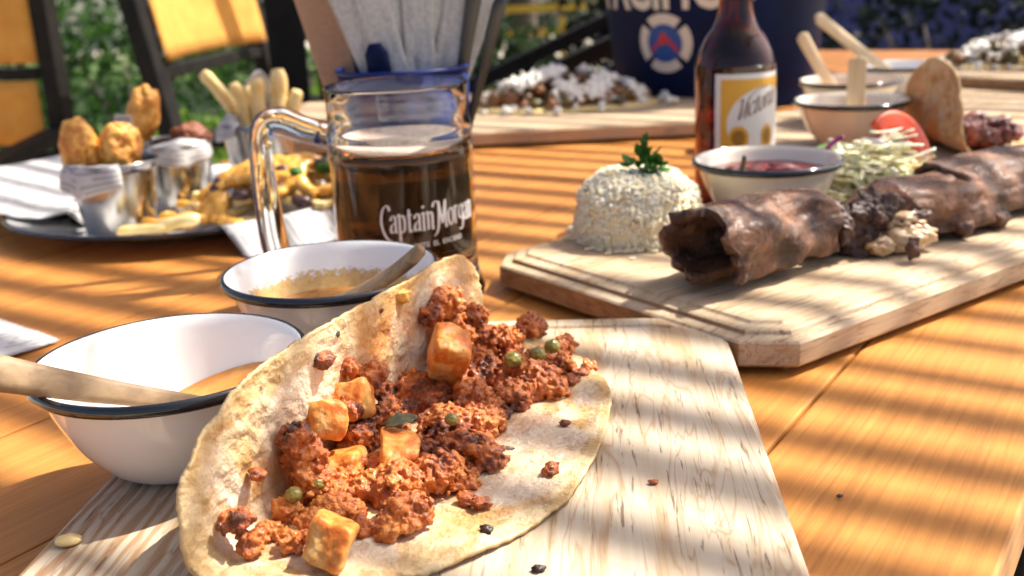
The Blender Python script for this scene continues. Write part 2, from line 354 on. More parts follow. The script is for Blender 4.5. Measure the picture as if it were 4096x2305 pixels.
simple_noise('tomato', (.66, .045, .008), (.74, .10, .02), 60, .4, .2, .0006)
simple_noise('tomato_dark', (.16, .006, .01), (.34, .02, .03), 80, .2, .3, .001, coat=.4, coatr=.1)
simple_noise('onion', (.60, .50, .55), (.78, .72, .72), 60, .35, .1, .0005)
simple_noise('onion_purple', (.30, .02, .14), (.42, .06, .22), 60, .3, .1, .0005)
simple_noise('avocado', (.10, .20, .05), (.25, .34, .12), 60, .4, .1, .0005)
m, nt, b = P('salsa_film', (.46, .24, .06), .35); v = coords(nt); g = nz(nt, v, 320, 5, .75, .2); a = attr(nt, 'edge')
setc(nt, b, ramp(nt, mth(nt, 'SUBTRACT', mth(nt, 'ADD', g, .28), mth(nt, 'MULTIPLY', a, .42)), (.40, 0), (.50, 1)), 'Alpha'); setc(nt, b, ramp(nt, g, (.3, (.50, .28, .07)), (.7, (.68, .48, .20)))); M['film'] = m
# ------------------------------------------------------------------ setting materials
simple_noise('canvas', (.58, .25, .035), (.66, .31, .055), 25, .85, .2, .001)
simple_noise('dark_frame', (.010, .009, .0085), (.020, .017, .015), 30, .6, .2, .001, spec=.12)
simple_noise('black_post', (.006, .006, .0065), (.012, .0115, .012), 12, .6, .1, .001, spec=.1)
simple_noise('slat_wood', (.22, .12, .055), (.34, .2, .1), 20, .7, .3, .002)
simple_noise('paving', (.38, .35, .27), (.52, .48, .38), 6, .85, .3, .004)
m, nt, b = P('grass', rough=.7); v = coords(nt); setc(nt, b, ramp(nt, nz(nt, v, 9, 4), (.3, (.03, .06, .008)), (.7, (.09, .15, .02)))); M['grass'] = m
def leafm(name, c1, c2, sp=.5, tl_=.3):
    m, nt, b = P(name, rough=.5, spec=sp); setc(nt, b, ramp(nt, island(nt), (.1, c1), (.9, c2))); 
    tr = nt.nodes.new('ShaderNodeBsdfTranslucent'); tr.inputs[0].default_value = (*[min(1, x*1.8) for x in c2], 1); mx = nt.nodes.new('ShaderNodeMixShader'); mx.inputs[0].default_value = tl_
    nt.links.new(b.outputs[0], mx.inputs[1]); nt.links.new(tr.outputs[0], mx.inputs[2]); nt.links.new(mx.outputs[0], nt.nodes['Material Output'].inputs[0]); M[name] = m
leafm('leaf', (.004, .013, .004), (.035, .085, .016), .15); leafm('leaf_bright', (.035, .08, .008), (.13, .22, .03), .25); leafm('leaf_dark', (.004, .012, .005), (.018, .036, .012), .15); leafm('leaf_black', (.002, .004, .004), (.006, .010, .008), .05, .1)
simple_noise('bark', (.05, .035, .025), (.11, .08, .055), 40, .8, .5, .004)
M['yellow_paint'] = P('yellow_paint', (.62, .38, .02), .5)[0]; M['blue_tarp'] = P('blue_tarp', (.022, .032, .15), .7)[0]; M['pale_wall'] = simple_noise('pale_wall', (.55, .54, .5), (.66, .65, .6), 3, .8, .1, .002)[0]

# ------------------------------------------------------------------ ground
def sheet(name, pts, z, mat):
    o = G().add([(x, y, z) for x, y in pts], [tuple(range(len(pts)))]).build(name, mat, smooth=False); tag(o, kind='structure'); return o
sheet('ground', [(-120, -60), (120, -60), (120, 160), (-120, 160)], 0, M['paving'])
sheet('lawn', [(-14, 3.6), (-.4, 3.6), (-.15, 12), (-1.5, 15), (-14, 15)], .004, M['grass'])

# ------------------------------------------------------------------ tables: planks run 33.5 degrees right of the view
PA = R(90-33.5)
ud = Vector((math.cos(PA), math.sin(PA), 0)); nd = Vector((math.sin(PA), -math.cos(PA), 0))     # along, to the right
def table(name, t0, t1, label):
    root = empty(name, (0, 0, 0)); tag(root, label, 'table', 'wooden tables pushed end to end')
    edges = [-.05, -.173, -.305, -.437, -.569, -.69, -.81, -.93, -1.05, -1.165]
    for a, bb in zip(edges[:-1], edges[1:]):
        w = a-bb-.0016; L = t1-t0
        v, f = boxm(L, w, .032, .0022, 2)
        o = G().add(v, f).build('plank', M['plank'], root, smooth=False)
        c = ud*((t0+t1)/2)+nd*((a+bb)/2); o.location = (c.x, c.y, T-.016+random.uniform(-.0004, 0)); o.rotation_euler = (0, 0, PA)
    def rail(ta, tb, na, nb, nm, z0, z1, w):
        p = ud*ta+nd*na; q = ud*tb+nd*nb; v, f = bar((p.x, p.y, (z0+z1)/2), (q.x, q.y, (z0+z1)/2), w, z1-z0); G().add(v, f).build(nm, M['dark_frame'], root, smooth=False)
    rail(t0+.06, t1-.06, -.09, -.09, 'apron', T-.10, T-.034, .03); rail(t0+.06, t1-.06, -1.12, -1.12, 'apron', T-.10, T-.034, .03)
    rail(t0+.06, t0+.06, -.11, -1.10, 'apron', T-.10, T-.034, .03); rail(t1-.06, t1-.06, -.11, -1.10, 'apron', T-.10, T-.034, .03)
    for tt in (t0+.1, t1-.1):
        for nn in (-.14, -1.07):
            c = ud*tt+nd*nn; v, f = boxm(.06, .06, T-.036, .004, 2, (0, 0, (T-.036)/2)); G().add(v, f).build('leg', M['dark_frame'], root, (c.x, c.y, 0), (0, 0, PA), False)
    return root
table('dining_table', -.55, 1.083, 'orange varnished plank table under the meat taco, beer mug and platter')
table('dining_table', 1.088, 2.75, 'orange varnished plank table at the back under the navy bucket')

# ------------------------------------------------------------------ pergola of battens: its shade stripes the table
perg = empty('pergola', (0, 0, 0)); tag(perg, 'slatted pergola, its black posts beside the side-on orange chair', 'pergola')
HZ = T+2.15; off = Vector((S.x, S.y, 0))/S.z*2.15
smesh = None
k = 0; t = -1.3
while t < 3.0:
    wdt = random.choice((.014, .018, .022, .026, .032))
    v, f = boxm(2.5, wdt, .018, .002, 1); c = ud*t+nd*(-.35)+off
    o = G().add(v, f).build('slat', M['slat_wood'], perg, (c.x, c.y, HZ), (0, 0, PA+R(90)+random.uniform(-.006, .006)), False)
    t += .062+random.uniform(-.009, .009)
for nn in (-1.5, .8):
    a = ud*(-1.5)+nd*nn+off; bb = ud*3.8+nd*nn+off; v, f = bar((a.x, a.y, HZ+.06), (bb.x, bb.y, HZ+.06), .06, .09); G().add(v, f).build('beam', M['black_post'], perg, smooth=False)
v, f = boxm(.078, .078, HZ+.1, .004, 2, (0, 0, (HZ+.1)/2)); G().add(v, f).build('post', M['black_post'], perg, (-.455, 2.35, 0), (0, 0, .2), False)
G().add(*boxm(.05, .05, HZ+.1, .004, 2, (0, 0, (HZ+.1)/2))).build('post', M['black_post'], perg, (-.47, 2.95, 0), (0, 0, .2), False)

# ------------------------------------------------------------------ cutting boards
def outline(hx, hy, rad, kind, off, n=9):
    """closed outline of a board half sizes hx, hy inset by off"""
    pts = []; x, y = hx-off, hy-off; r = max(rad-off*(.59 if kind == 'cut' else 1), .002)
    for cx, cyy, a0 in ((x-r, y-r, 0), (-x+r, y-r, 90), (-x+r, -y+r, 180), (x-r, -y+r, 270)):
        for i in range(n):
            if kind == 'cut':
                u = i/(n-1); a, bq = R(a0), R(a0+90)
                pts.append((cx+r*((1-u)*math.cos(a)+u*math.cos(bq)), cyy+r*((1-u)*math.sin(a)+u*math.sin(bq))))
            else:
                a = R(a0+90*i/(n-1)); pts.append((cx+r*math.cos(a), cyy+r*math.sin(a)))
    return pts
def board(name, c, rz, hx, hy, top, thick, rad, kind, loops, label, mat, feet=True, back_only=False):
    root = empty(name, W(c[0], c[1], 0), rz); tag(root, label, 'cutting board', 'wooden serving boards on the tables')
    g = G(); z0 = top-thick
    L = [(.002, z0), (0, z0+.002)]+loops
    n = None
    for off, z in L:
        o = outline(hx, hy, rad, kind, off); n = len(o); g.v.extend([(x, y, z if not back_only or (y > hy-.05 and x < hx-.035) or off < .004 else max(z, top) if off > .004 else z) for x, y in o])
    for j in range(len(L)-1):
        for i in range(n):
            q = (i+1) % n; g.f.append((j*n+i, j*n+q, (j+1)*n+q, (j+1)*n+i))
    g.f.append(tuple(range(n-1, -1, -1))); g.f.append(tuple(range((len(L)-1)*n, len(L)*n)))
    bo = g.build('board', mat, root, smooth=False)
    bo.data.materials.append(M['board_side'])
    for p in bo.data.polygons:
        if abs(p.normal.y) > .75 and abs(p.normal.z) < .5: p.material_index = 1
    if feet and z0 > .004:
        for fy in (-hy+.04, hy-.04):
            v, f = boxm(hx*1.86, .03, z0+.001, .001, 1, (0, fy, (z0+.001)/2)); G().add(v, f).build('foot', M['board_side'], root, smooth=False)
    return root
def groove(top, e=.0, w=.006, d=.0022):
    return [(0, top-.004), (.0012, top-.0012), (.004, top), (.020+e, top), (.0215+e, top-d*.8), (.023+e, top-d), (.0245+e, top-d*.8), (.026+e, top), (.05+e, top)]
# near board: long axis 5 degrees right of view
board('cutting_board', (-.041, .473), R(-5), .160, .215, .020, .018, .05, 'round', groove(.020, -.004), 'pale pine board under the ground meat taco, closest to the camera', M['board_near'], back_only=True)
# board with the steak: long axis 54 degrees
bl = Vector((math.sin(R(54)), math.cos(R(54)))); bs = Vector((-bl.y, bl.x))
fc = Vector((.152, .607)); hx2, hy2 = .150, .27
c2 = fc + bl*hy2 + bs*hx2 - Vector((0, .012))
board('cutting_board', c2, R(-54), hx2, hy2, .028, .0235, .026, 'cut', [(0, .0200), (.0015, .0214), (.008, .0219), (.0098, .0225), (.0108, .0248), (.0125, .0256), (.018, .0259), (.0198, .0264), (.0215, .028), (.05, .028)], 'chamfered wooden board carrying the rolled steak, rice and salsa bowl', M['board'])
board('cutting_board', (0.0, 1.735), R(90), .23, .36, .024, .02, .03, 'round', [(0, .021), (.003, .024), (.05, .024)], 'light wooden board behind the mug with the white cheese topped dish', M['board'])
b4 = Vector((math.sin(R(50)), math.cos(R(50)))); b4s = Vector((-b4.y, b4.x)); f4 = Vector((.535, 1.045))
c4 = f4 + b4*.30 + b4s*.235
board('cutting_board', c4, R(-50), .235, .30, .026, .02, .04, 'round', [(0, .023), (.003, .026), (.05, .026)], 'wooden board at the right under the small dark red meat taco', M['board'])
board('cutting_board', (.93, 1.86), R(-50), .17, .26, .045, .02, .03, 'round', [(0, .042), (.003, .045), (.05, .045)], 'wooden board at the far right under the far cheese topped dish', M['board'])

# ------------------------------------------------------------------ enamel bowls
def bowl(c, rim, base, label, mat='enamel_white', D=.13, group='black rimmed enamel salsa bowls'):
    root = empty('enamel_bowl', W(c[0], c[1], base)); tag(root, label, 'bowl', group)
    h = rim-base; s = D/.13
    o = [(.0005, .0012), (.026, .0012), (.0285, 0), (.031, .0008), (.037, .005), (.047, .017), (.0545, .031), (.0592, .043), (.0620, .0500), (.0635, .0525)]
    i = [(.0632, .0536), (.0605, .0500), (.0578, .043), (.0530, .031), (.0455, .018), (.036, .0072), (.027, .003), (.0005, .0026)]
    pr = smoothline(o+i, 80); pr = [(max(.0004, r*s), z*h/.0536) for r, z in pr]
    v, f = lathe(pr, 96); G().add(v, f).build('body', M[mat], root)
    tor = [((.0643+.0022*math.cos(a))*s, h-.0026+.0030*math.sin(a)) for a in np.linspace(0, 2*math.pi, 16)]
    v, f = lathe(tor, 96); G().add(v, f).build('rim', M['enamel_black'], root)
    return root
def inner_r(z):   # inner radius of a bowl of standard height .055 at height z above its base
    t = [(.003, .027), (.0074, .036), (.0185, .0455), (.032, .053), (.044, .0578), (.0515, .0605)]
    for (z0, r0), (z1, r1) in zip(t[:-1], t[1:]):
        if z <= z1: return r0+(r1-r0)*(z-z0)/(z1-z0)
    return .06
bowl((-.168, .492), .075, .0202, 'black rimmed white bowl of orange salsa at the lower left')
bowl((-.110, .632), .077, .0202, 'black rimmed white bowl of brown salsa in front of the mug')
bowl((.222, .900), .081, .0282, 'cream bowl of dark salsa on the steak board', 'enamel_cream', .125)
bowl((.405, 1.253), .079, .0262, 'cream bowl with upright wooden stick near the dark red taco', 'enamel_cream')
bowl((.458, 1.428), .081, .0262, 'bowl half hidden behind the cream bowl with the upright stick', 'enamel_cream')
bowl((.585, 1.60), .079, .0262, 'farthest bowl, behind the dark red taco', 'enamel_white')
def salsa(c, base, z, mat, label, lumpy=.0008, tilt=None):
    n = 56; v = [(0, 0, 0)]; f = []; rad = []
    for i in range(n):
        ca, sa_ = math.cos(2*math.pi*i/n), math.sin(2*math.pi*i/n); rr = .005
        while rr < .062 and inner_r(max(.003, z+(tilt[0]*ca+tilt[1]*sa_)*rr if tilt else z)) > rr: rr += .0004
        rad.append(rr-.0002)
    for j in range(1, 17):
        for i in range(n):
            a = 2*math.pi*i/n; q = rad[i]*j/16; x, y = q*math.cos(a), q*math.sin(a)
            zz = (tilt[0]*x+tilt[1]*y if tilt else 0)+lumpy*fbm((x*90+c[0]*50, y*90, 0))*(1-(j/16)**6)+(.0008 if j == 16 else 0); v.append((x, y, zz))
    for i in range(n): f.append((0, 1+i, 1+(i+1) % n))
    for j in range(15):
        for i in range(n): q = (i+1) % n; f.append((1+j*n+i, 1+(j+1)*n+i, 1+(j+1)*n+q, 1+j*n+q))
    o = G().add(v, f).build('salsa', M[mat], loc=W(c[0], c[1], base+z)); tag(o, label, 'salsa', 'salsas in the enamel bowls'); return o
s1 = salsa((-.168, .492), .0202, .0175, 'orange_salsa', 'thick orange salsa in the lower left bowl', .0014, (.34, .10))
s2 = salsa((-.110, .632), .0202, .0285, 'brown_salsa', 'brown salsa smeared up the bowl in front of the mug', .0016)
salsa((.222, .900), .0282, .040, 'red_salsa', 'dark red chunky salsa in the bowl beside the rice', .003)
salsa((.405, 1.253), .0262, .030, 'brown_salsa', 'brown salsa around the upright wooden stick')
salsa((.458, 1.428), .0262, .028, 'orange_salsa', 'salsa in the half hidden bowl behind')
# film of salsa left on the wall of the second bowl
v, f = gridm(lambda a, q: (lambda z: ((inner_r(z)-.0007)*math.cos(a*2*math.pi), (inner_r(z)-.0007)*math.sin(a*2*math.pi), z-.0285))(.028+q*.0135), 97, 9)
fo = G().add(v, f).build('smear', M['film'], s2)
for ob in (fo,):
    at = ob.data.attributes.new('edge', 'FLOAT', 'POINT'); at.data.foreach_set('value', [j/8 for i in range(97) for j in range(9)])
V, F = lump(3, .4, 1.6, 51); tag(tri_mesh('chilli_piece', V*np.array([.016, .010, .005]), F, M['tomato_dark'], loc=W(.236, .893, .0715), rot=(.1, .1, .2)), 'glossy dark red chilli piece in the bowl beside the rice', 'chilli')
# chilli stem standing in the dark salsa
v, f = tube(smoothline([(-.018, -.008, .03), (-.020, -.008, .045), (-.0185, -.008, .052), (-.0175, -.0075, .0585)], 10), [.0021]*9+[.0014], 8)
tag(G().add(v, f).build('dried_chilli', M['dry_herb'], loc=W(.216, .890, .0285)), 'thin dark dried chilli sticking up from the dark salsa', 'chilli')

# ------------------------------------------------------------------ spoons and sticks
def spoon(a, bb, w0, w1, th, label, mat, flatend=True, up=(0, 0, 1), nseg=24):
    a, bb = Vector(a), Vector(bb); d = (bb-a); L = d.length; d.normalize(); up = Vector(up); sd = d.cross(up).normalized(); up = sd.cross(d)
    v = []; f = []; n = 10
    for i in range(nseg+1):
        t = i/nseg; w = w0+(w1-w0)*t
        if t < .06: w *= math.sqrt(max(.05, 1-((.06-t)/.06)**2))
        hh = th*(1-.45*t)
        bend = -.004*math.sin(t*math.pi)
        for k in range(n):
            an = 2*math.pi*k/n; cx, sz = math.cos(an), math.sin(an); cx = math.copysign(abs(cx)**.6, cx); sz = math.copysign(abs(sz)**.6, sz)
            p = d*L*t+sd*cx*w/2+up*(sz*hh/2+bend); v.append(p)
    for i in range(nseg):
        for k in range(n): q = (k+1) % n; f.append((i*n+k, i*n+q, (i+1)*n+q, (i+1)*n+k))
    f.append(tuple(range(n-1, -1, -1))); f.append(tuple(range(nseg*n, (nseg+1)*n)))
    o = G().add(v, f).build('wooden_spoon', M[mat], loc=(a.x, a.y, a.z+T)); 
    tag(o, label, 'spoon', 'wooden spoons in the salsa bowls'); return o
spoon((-.229, .436, .092), (-.146, .475, .055), .0175, .007, .0075, 'wooden spoon resting on the rim of the lower left bowl', 'spoon_wood', up=(.15, -.75, .6))
spoon((-.050, .585, .097), (-.118, .652, .046), .0150, .012, .0065, 'wooden spoon leaning in the brown salsa, just behind the taco', 'spoon_wood', up=(-.2, -.5, .8))
spoon((.408, 1.243, .128), (.406, 1.235, .056), .022, .022, .003, 'pale flat stick standing upright in the cream bowl', 'stick_wood', up=(0, -1, 0))
spoon((.395, 1.44, .142), (.445, 1.43, .060), .019, .014, .004, 'pale stick leaning left in the half hidden bowl', 'stick_wood', up=(.2, -1, .2))
spoon((.46, 1.60, .155), (.570, 1.59, .068), .019, .016, .005, 'longest pale stick leaning left in the farthest bowl', 'stick_wood', up=(.2, -1, .2))
# ------------------------------------------------------------------ tortillas
def tortilla(name, rim, bend_at, rr, phi, loc, rz, label, amp=1.0, N=420, rings=74, centre=None, cheese=True, thick=.0017, group='open folded tortillas'):
    """rim: closed outline in flattened (a, b); b < bend_at folds up about the a axis through the angle phi"""
    C = closedline(rim, N); ce = np.array(centre or C.mean(0)); arc = rr*phi
    def fold(a, bq):
        s = bend_at-bq
        if s <= 0: return np.array([a, -bq, 0]), np.array([0, 0, 1.])
        if s < arc:
            an = s/rr; return np.array([a, -bend_at+rr*math.sin(an), rr*(1-math.cos(an))]), np.array([0, -math.sin(an), math.cos(an)])
        e = s-arc; y, z = -bend_at+rr*math.sin(phi), rr*(1-math.cos(phi))
        return np.array([a, y+e*math.cos(phi), z+e*math.sin(phi)]), np.array([0, -math.sin(phi), math.cos(phi)])
    v = []; att = {'cheese': [], 'grease': [], 'toast': []}
    def one(a, bq, rho):
        p, n = fold(a, bq)
        rip = .0007*(noise.noise(Vector((a*170-bq*95+2*noise.noise(Vector((a*30, bq*30, 1))), bq*30+a*18, 3)))*1.6)*max(0, min(1, (-bq+.004)/.02))*max(.25, 1-a/.16)*min(1, rho*1.5)*(1.1-max(0, rho-.8)*3)
        d = amp*(.0022*fbm((a*26, bq*26, 2.2))+.0011*fbm((a*75, bq*75, 5))+.0007*fbm((a*210, bq*210, 9))+.0009*max(0, noise.noise(Vector((a*120, bq*120, 6)))-.15))+rip*amp
        if bq > bend_at: d = abs(d)*.8
        if rho > .93: d += amp*.0012*noise.noise(Vector((a*60, bq*60, 4)))
        lift = amp*.004*max(0, rho-.8)/.2*max(0, noise.noise(Vector((a*14, bq*14, 7)))+.25) if bq > bend_at else 0
        v.append(p+n*(d+lift+.0026))
        att['cheese'].append(max(0, min(1, (.98-rho)/.12))*(.9 if cheese else .1)); att['grease'].append(max(0, min(1, 1.35-1.5*rho+(.55*max(0, min(1, (a-.06)/.1)) if bq < 0 else 0)))); att['toast'].append(max(0, (rho-.9)/.1))
    one(ce[0], ce[1], 0)
    for j in range(1, rings+1):
        rho = (j/rings)**.9
        for i in range(N):
            q = ce+(C[i]-ce)*rho
            if j == rings: q = q+np.array([noise.noise(Vector((i*.5, 0, 3))), noise.noise(Vector((i*.5, 5, 3)))])*.0006
            one(q[0], q[1], rho)
    f = [(0, 1+(i+1) % N, 1+i) for i in range(N)]
    for j in range(rings-1):
        for i in range(N): q = (i+1) % N; f.append((1+j*N+i, 1+j*N+q, 1+(j+1)*N+q, 1+(j+1)*N+i))
    o = G().add(v, f).build(name, M['tortilla'], loc=loc, rot=(0, 0, rz))
    bm = bmesh.new(); bm.from_mesh(o.data); bmesh.ops.recalc_face_normals(bm, faces=bm.faces[:])
    if bm.faces[0].normal.z < 0: bmesh.ops.reverse_faces(bm, faces=bm.faces[:])
    bm.to_mesh(o.data); bm.free(); o.data.polygons.foreach_set('use_smooth', np.ones(len(o.data.polygons), bool))
    for kx, val in att.items():
        at = o.data.attributes.new(kx, 'FLOAT', 'POINT'); at.data.foreach_set('value', [float(x) for x in val])
    solidify(o, thick, -1); tag(o, label, 'tortilla', group); return o
RIM = [(-.016, .008), (-.009, .047), (.008, .079), (.026, .096), (.053, .111), (.088, .122), (.134, .121), (.18, .114), (.212, .104), (.235, .089), (.262, .064), (.281, .03), (.287, 0),
       (.283, -.026), (.262, -.056), (.225, -.0625), (.181, -.064), (.14, -.065), (.1, -.0665), (.068, -.067), (.041, -.065), (.018, -.059), (-.002, -.050), (-.014, -.038), (-.018, -.022), (-.018, -.006)]
TZ = math.atan2(.926, .378); TL = W(-.126, .389, .0205)
tortilla('tortilla', RIM, .011, .014, R(90), TL, TZ, 'large toasted tortilla folded open on the near board', centre=(.13, .02))
def tl(a, y, z): # taco-local to world
    c, s = math.cos(TZ), math.sin(TZ); return (TL[0]+a*c-y*s, TL[1]+a*s+y*c, TL[2]+z)

MEAT = [(0.006,-0.008,0.017,0.0065),(0.019,-0.012,0.005,0.0057),(0.036,-0.011,0.006,0.0069),(0.053,-0.009,0.008,0.0068),(0.014,-0.028,0.006,0.0059),(0.044,-0.038,0.006,0.0068),(0.034,-0.049,0.005,0.0057),(0.047,-0.065,0.008,0.0111),(0.068,-0.049,0.009,0.0124),(0.08,-0.064,0.009,0.0126),(0.064,-0.037,0.007,0.0092),(0.099,-0.045,0.007,0.0103),(0.056,-0.008,0.022,0.0103),(0.054,-0.007,0.032,0.0079),(0.057,-0.02,0.006,0.0071),(0.103,-0.009,0.011,0.0093),(0.097,-0.008,0.028,0.0076),(0.115,-0.004,0.026,0.0059),(0.127,-0.045,0.009,0.0148),(0.109,-0.07,0.008,0.0117),(0.105,-0.078,0.006,0.0074),(0.158,-0.023,0.007,0.0105),(0.166,-0.043,0.008,0.013),(0.168,-0.009,0.009,0.0134),(0.175,-0.025,0.007,0.0108),(0.127,-0.007,0.035,0.0072),(0.113,-0.002,0.042,0.0058),(0.178,-0.061,0.007,0.0117),(0.199,-0.069,0.008,0.0126),(0.229,-0.07,0.006,0.0091),(0.25,-0.025,0.008,0.0144),(0.285,-0.031,0.007,0.0116),(0.217,-0.05,0.007,0.0124),(0.213,-0.016,0.005,0.0078),(0.206,-0.038,0.007,0.0112),(0.092,-0.028,0.005,0.0064),(0.139,-0.059,0.008,0.012),(0.109,-0.059,0.008,0.0114),(0.196,-0.079,0.006,0.0078),(0.216,-0.006,0.044,0.0114),(0.197,-0.006,0.042,0.008),(0.247,-0.008,0.025,0.0101),(0.122,-0.007,0.033,0.0067)]
rg = np.random.default_rng(11)
def meat_blobs(clumps, rb=(.0009, .0021), dens=2.4):
    pos = []; scl = []
    for (a, y, z, r) in clumps:
        n = int(dens*max(10, 42*(r/.0085)**2))
        d = rg.normal(size=(n, 3)); d /= np.linalg.norm(d, axis=1)[:, None]; d[:, 2] = np.where(d[:, 2] < -.35, -d[:, 2], d[:, 2])
        wob = np.array([1+.28*noise.noise(Vector(q*1.6)+Vector((a*90, 0, 0))) for q in d])
        rad = r*wob*rg.uniform(.72, 1.0, n)
        q = np.array([a, y, z])+d*rad[:, None]*np.array([1, 1, .8])
        s = rg.uniform(rb[0], rb[1], n)*rg.choice([.7, 1, 1, 1.35], n)
        pos.append(q); scl.append(np.stack([s*rg.uniform(.8, 1.35, n), s, s*rg.uniform(.7, 1.1, n)], 1))
        pos.append(np.array([[a, y, z]])); scl.append(np.array([[r*.72]*3]))
    pos = np.concatenate(pos); scl = np.concatenate(scl); keep = pos[:, 2] > .003
    return pos[keep], scl[keep]
cl = list(MEAT)
for (a, y, z, r) in MEAT:
    if z > .014:
        cl.append((a, y-.006, z*.5, r*.95))
        if z > .03: cl.append((a+.004, y-.003, z*.75, r*.6)); 
for a in np.arange(.05, .26, .009): cl.append((a, -.032-.024*math.sin(a*91), .0042+.003*math.sin(a*130)**2, .0055))
for a in np.arange(.03, .27, .013): cl.append((a, -.018-.012*math.sin(a*40), .006, .008)); cl.append((a+.005, -.045-.016*math.sin(a*55), .005, .007)); cl.append((a+.002, -.072-.012*math.sin(a*33), .0035, .0045)) if .06 < a < .24 else None
pos, scl = meat_blobs(cl)
small = [lump(2, .45, 1.5, k) for k in range(4)]; tiny = [lump(1, .45, 1.6, 9+k) for k in range(4)]
bigm = scl[:, 0] > .0022
Va, Fa = scatter(small, pos[bigm], scl[bigm], rng=rg); Vb, Fb = scatter(tiny, pos[~bigm], scl[~bigm], rng=rg)
def fuse(V, F, vox, amp, freq):
    me = bpy.data.meshes.new('tmp'); me.from_pydata(V.tolist(), [], F.tolist()); to = bpy.data.objects.new('tmp', me); col.objects.link(to)
    md = to.modifiers.new('r', 'REMESH'); md.mode = 'VOXEL'; md.voxel_size = vox
    dg = bpy.context.evaluated_depsgraph_get(); ev = to.evaluated_get(dg); m2 = bpy.data.meshes.new_from_object(ev); bpy.data.objects.remove(to); bpy.data.meshes.remove(me)
    n = len(m2.vertices); co = np.empty(n*3); m2.vertices.foreach_get('co', co); co = co.reshape(-1, 3); nr = np.empty(n*3); m2.vertices.foreach_get('normal', nr); nr = nr.reshape(-1, 3)
    d = np.array([noise.noise(Vector(p*freq))+.6*noise.noise(Vector(p*freq*2.3)) for p in co])
    m2.vertices.foreach_set('co', (co+nr*(d*amp)[:, None]).ravel()); m2.update(); return m2
def fused(name, V, F, mat, vox=.00066, amp=.0008, freq=480, parent=None, loc=None, rot=None): return put(name, fuse(V, F, vox, amp, freq), M[mat], parent, loc, rot)
tag(fused('ground_meat', np.concatenate([Va, Vb]), np.concatenate([Fa, Fb+len(Va)]), 'ground_meat', loc=TL, rot=(0, 0, TZ)), 'heap of reddish brown ground meat in the folded tortilla', 'meat', kind='stuff')
# single crumbs lying apart from the heap
for (a, y, z, r, lb, mt) in [(.108, -.107, .005, .004, 'brown crumb near the right edge of the tortilla', 'ground_meat'), (.068, -.089, .0055, .0036, 'meat crumb on the bare tortilla below the heap', 'ground_meat'),
        (.05, -.099, .0045, .0024, 'small dark crumb close to the near edge of the tortilla', 'char'), (.160, -.096, .0045, .0022, 'thin reddish flake right of the peas on the tortilla', 'fried_brown'),
        (.028, -.004, .027, .0036, 'lone meat crumb stuck low on the left wall of the tortilla', 'ground_meat'), (.175, .001, .061, .0050, 'orange browned bit stuck at the top rim of the tortilla', 'fried'),
        (.091, -.001, .055, .005, 'red brown meat bit stuck high on the tortilla wall', 'ground_meat'), (.087, .001, .058, .003, 'black charred bit near the top of the tortilla wall', 'char'),
        (.108, .001, .062, .0022, 'tiny charred bit at the upper rim of the tortilla', 'char'), (.152, .001, .060, .002, 'small red flake on the upper rim of the tortilla', 'fried_brown')]:
    V, F = lump(3, .5, 1.7, a*100); V = V*np.array([1.2, .9, .75])*r
    tag(tri_mesh('meat_crumb', V, F, M[mt], loc=tl(a, y, z), rot=(0, 0, TZ+a*30)), lb, 'crumb', 'loose crumbs on the tortilla')
# potato chunks
def chunk(sx, sy, sz, seed, p=4.0):
    V, F = ico(5); out = []
    for q in V:
        n = (abs(q[0])**p+abs(q[1])**p+abs(q[2])**p)**(-1/p); w = Vector(q*n); e = Vector((seed*3.7, seed*1.3, 0))
        w = Vector((w.x+.28*w.z*math.sin(seed)+.15*w.y, w.y+.22*w.x*math.cos(seed*2), w.z*(1+.22*w.x*math.sin(seed*3))))
        w = w*(1+.20*noise.noise(w*.8+e)+.06*noise.noise(w*2.4+e)+.018*noise.noise(w*8+e)+.010*noise.noise(w*20+e)); out.append((w.x*sx, w.y*sy, w.z*sz))
    return G().add(out, F.tolist())
for k, (a, y, z, s, rot, lb) in enumerate([
        (.083, -.003, .028, (.0088, .0082, .008), (.3, .4, .9), 'pale potato chunk at the left of the filling against the tortilla wall'),
        (.105, -.006, .029, (.0085, .008, .0075), (.7, .2, 2.0), 'orange potato chunk just right of the pale one by the wall'),
        (.174, -.026, .030, (.0105, .0085, .0140), (.25, -.45, .5), 'largest potato chunk, standing upright at the back of the filling'),
        (.009, -.049, .013, (.0088, .0085, .0085), (.3, .5, .2), 'orange potato cube at the near end of the filling'),
        (.088, -.040, .014, (.010, .0075, .005), (.1, -.2, .6), 'flat yellow potato slice in the middle of the filling'),
        (.080, -.015, .009, (.011, .008, .005), (-.2, .2, .3), 'flat potato piece half buried at the left of the filling')]):
    tag(chunk(*[x*1.12 for x in s], k+3.3, (5, 7, 8, 8, 6, 5)[k]).build('potato_chunk', M['potato'], loc=tl(a, y, z), rot=(rot[0], rot[1], rot[2]+TZ)), lb, 'potato', 'potato chunks in the taco')
for k, (a, y, z, r, lb) in enumerate([(.234, -.064, .0165, .0052, 'farthest of three olive peas at the back right of the filling'), (.22, -.060, .0165, .0053, 'middle one of three olive peas at the back right'),
        (.207, -.050, .017, .0056, 'nearest of three olive peas at the back right'), (.037, -.015, .0145, .0042, 'olive pea at the left of the heap above the orange cube'),
        (.051, -.018, .0135, .004, 'half hidden pea beside the left olive pea'), (.112, -.056, .0225, .0036, 'small pea peeking from the middle of the heap')]):
    V, F = lump(4, .14, 2.6, k+30, 4); tag(tri_mesh('pea', V*r*.9*np.array([1, .95, .9]), F, M['pea'], loc=tl(a, y, z)), lb, 'pea', 'peas in the taco filling')
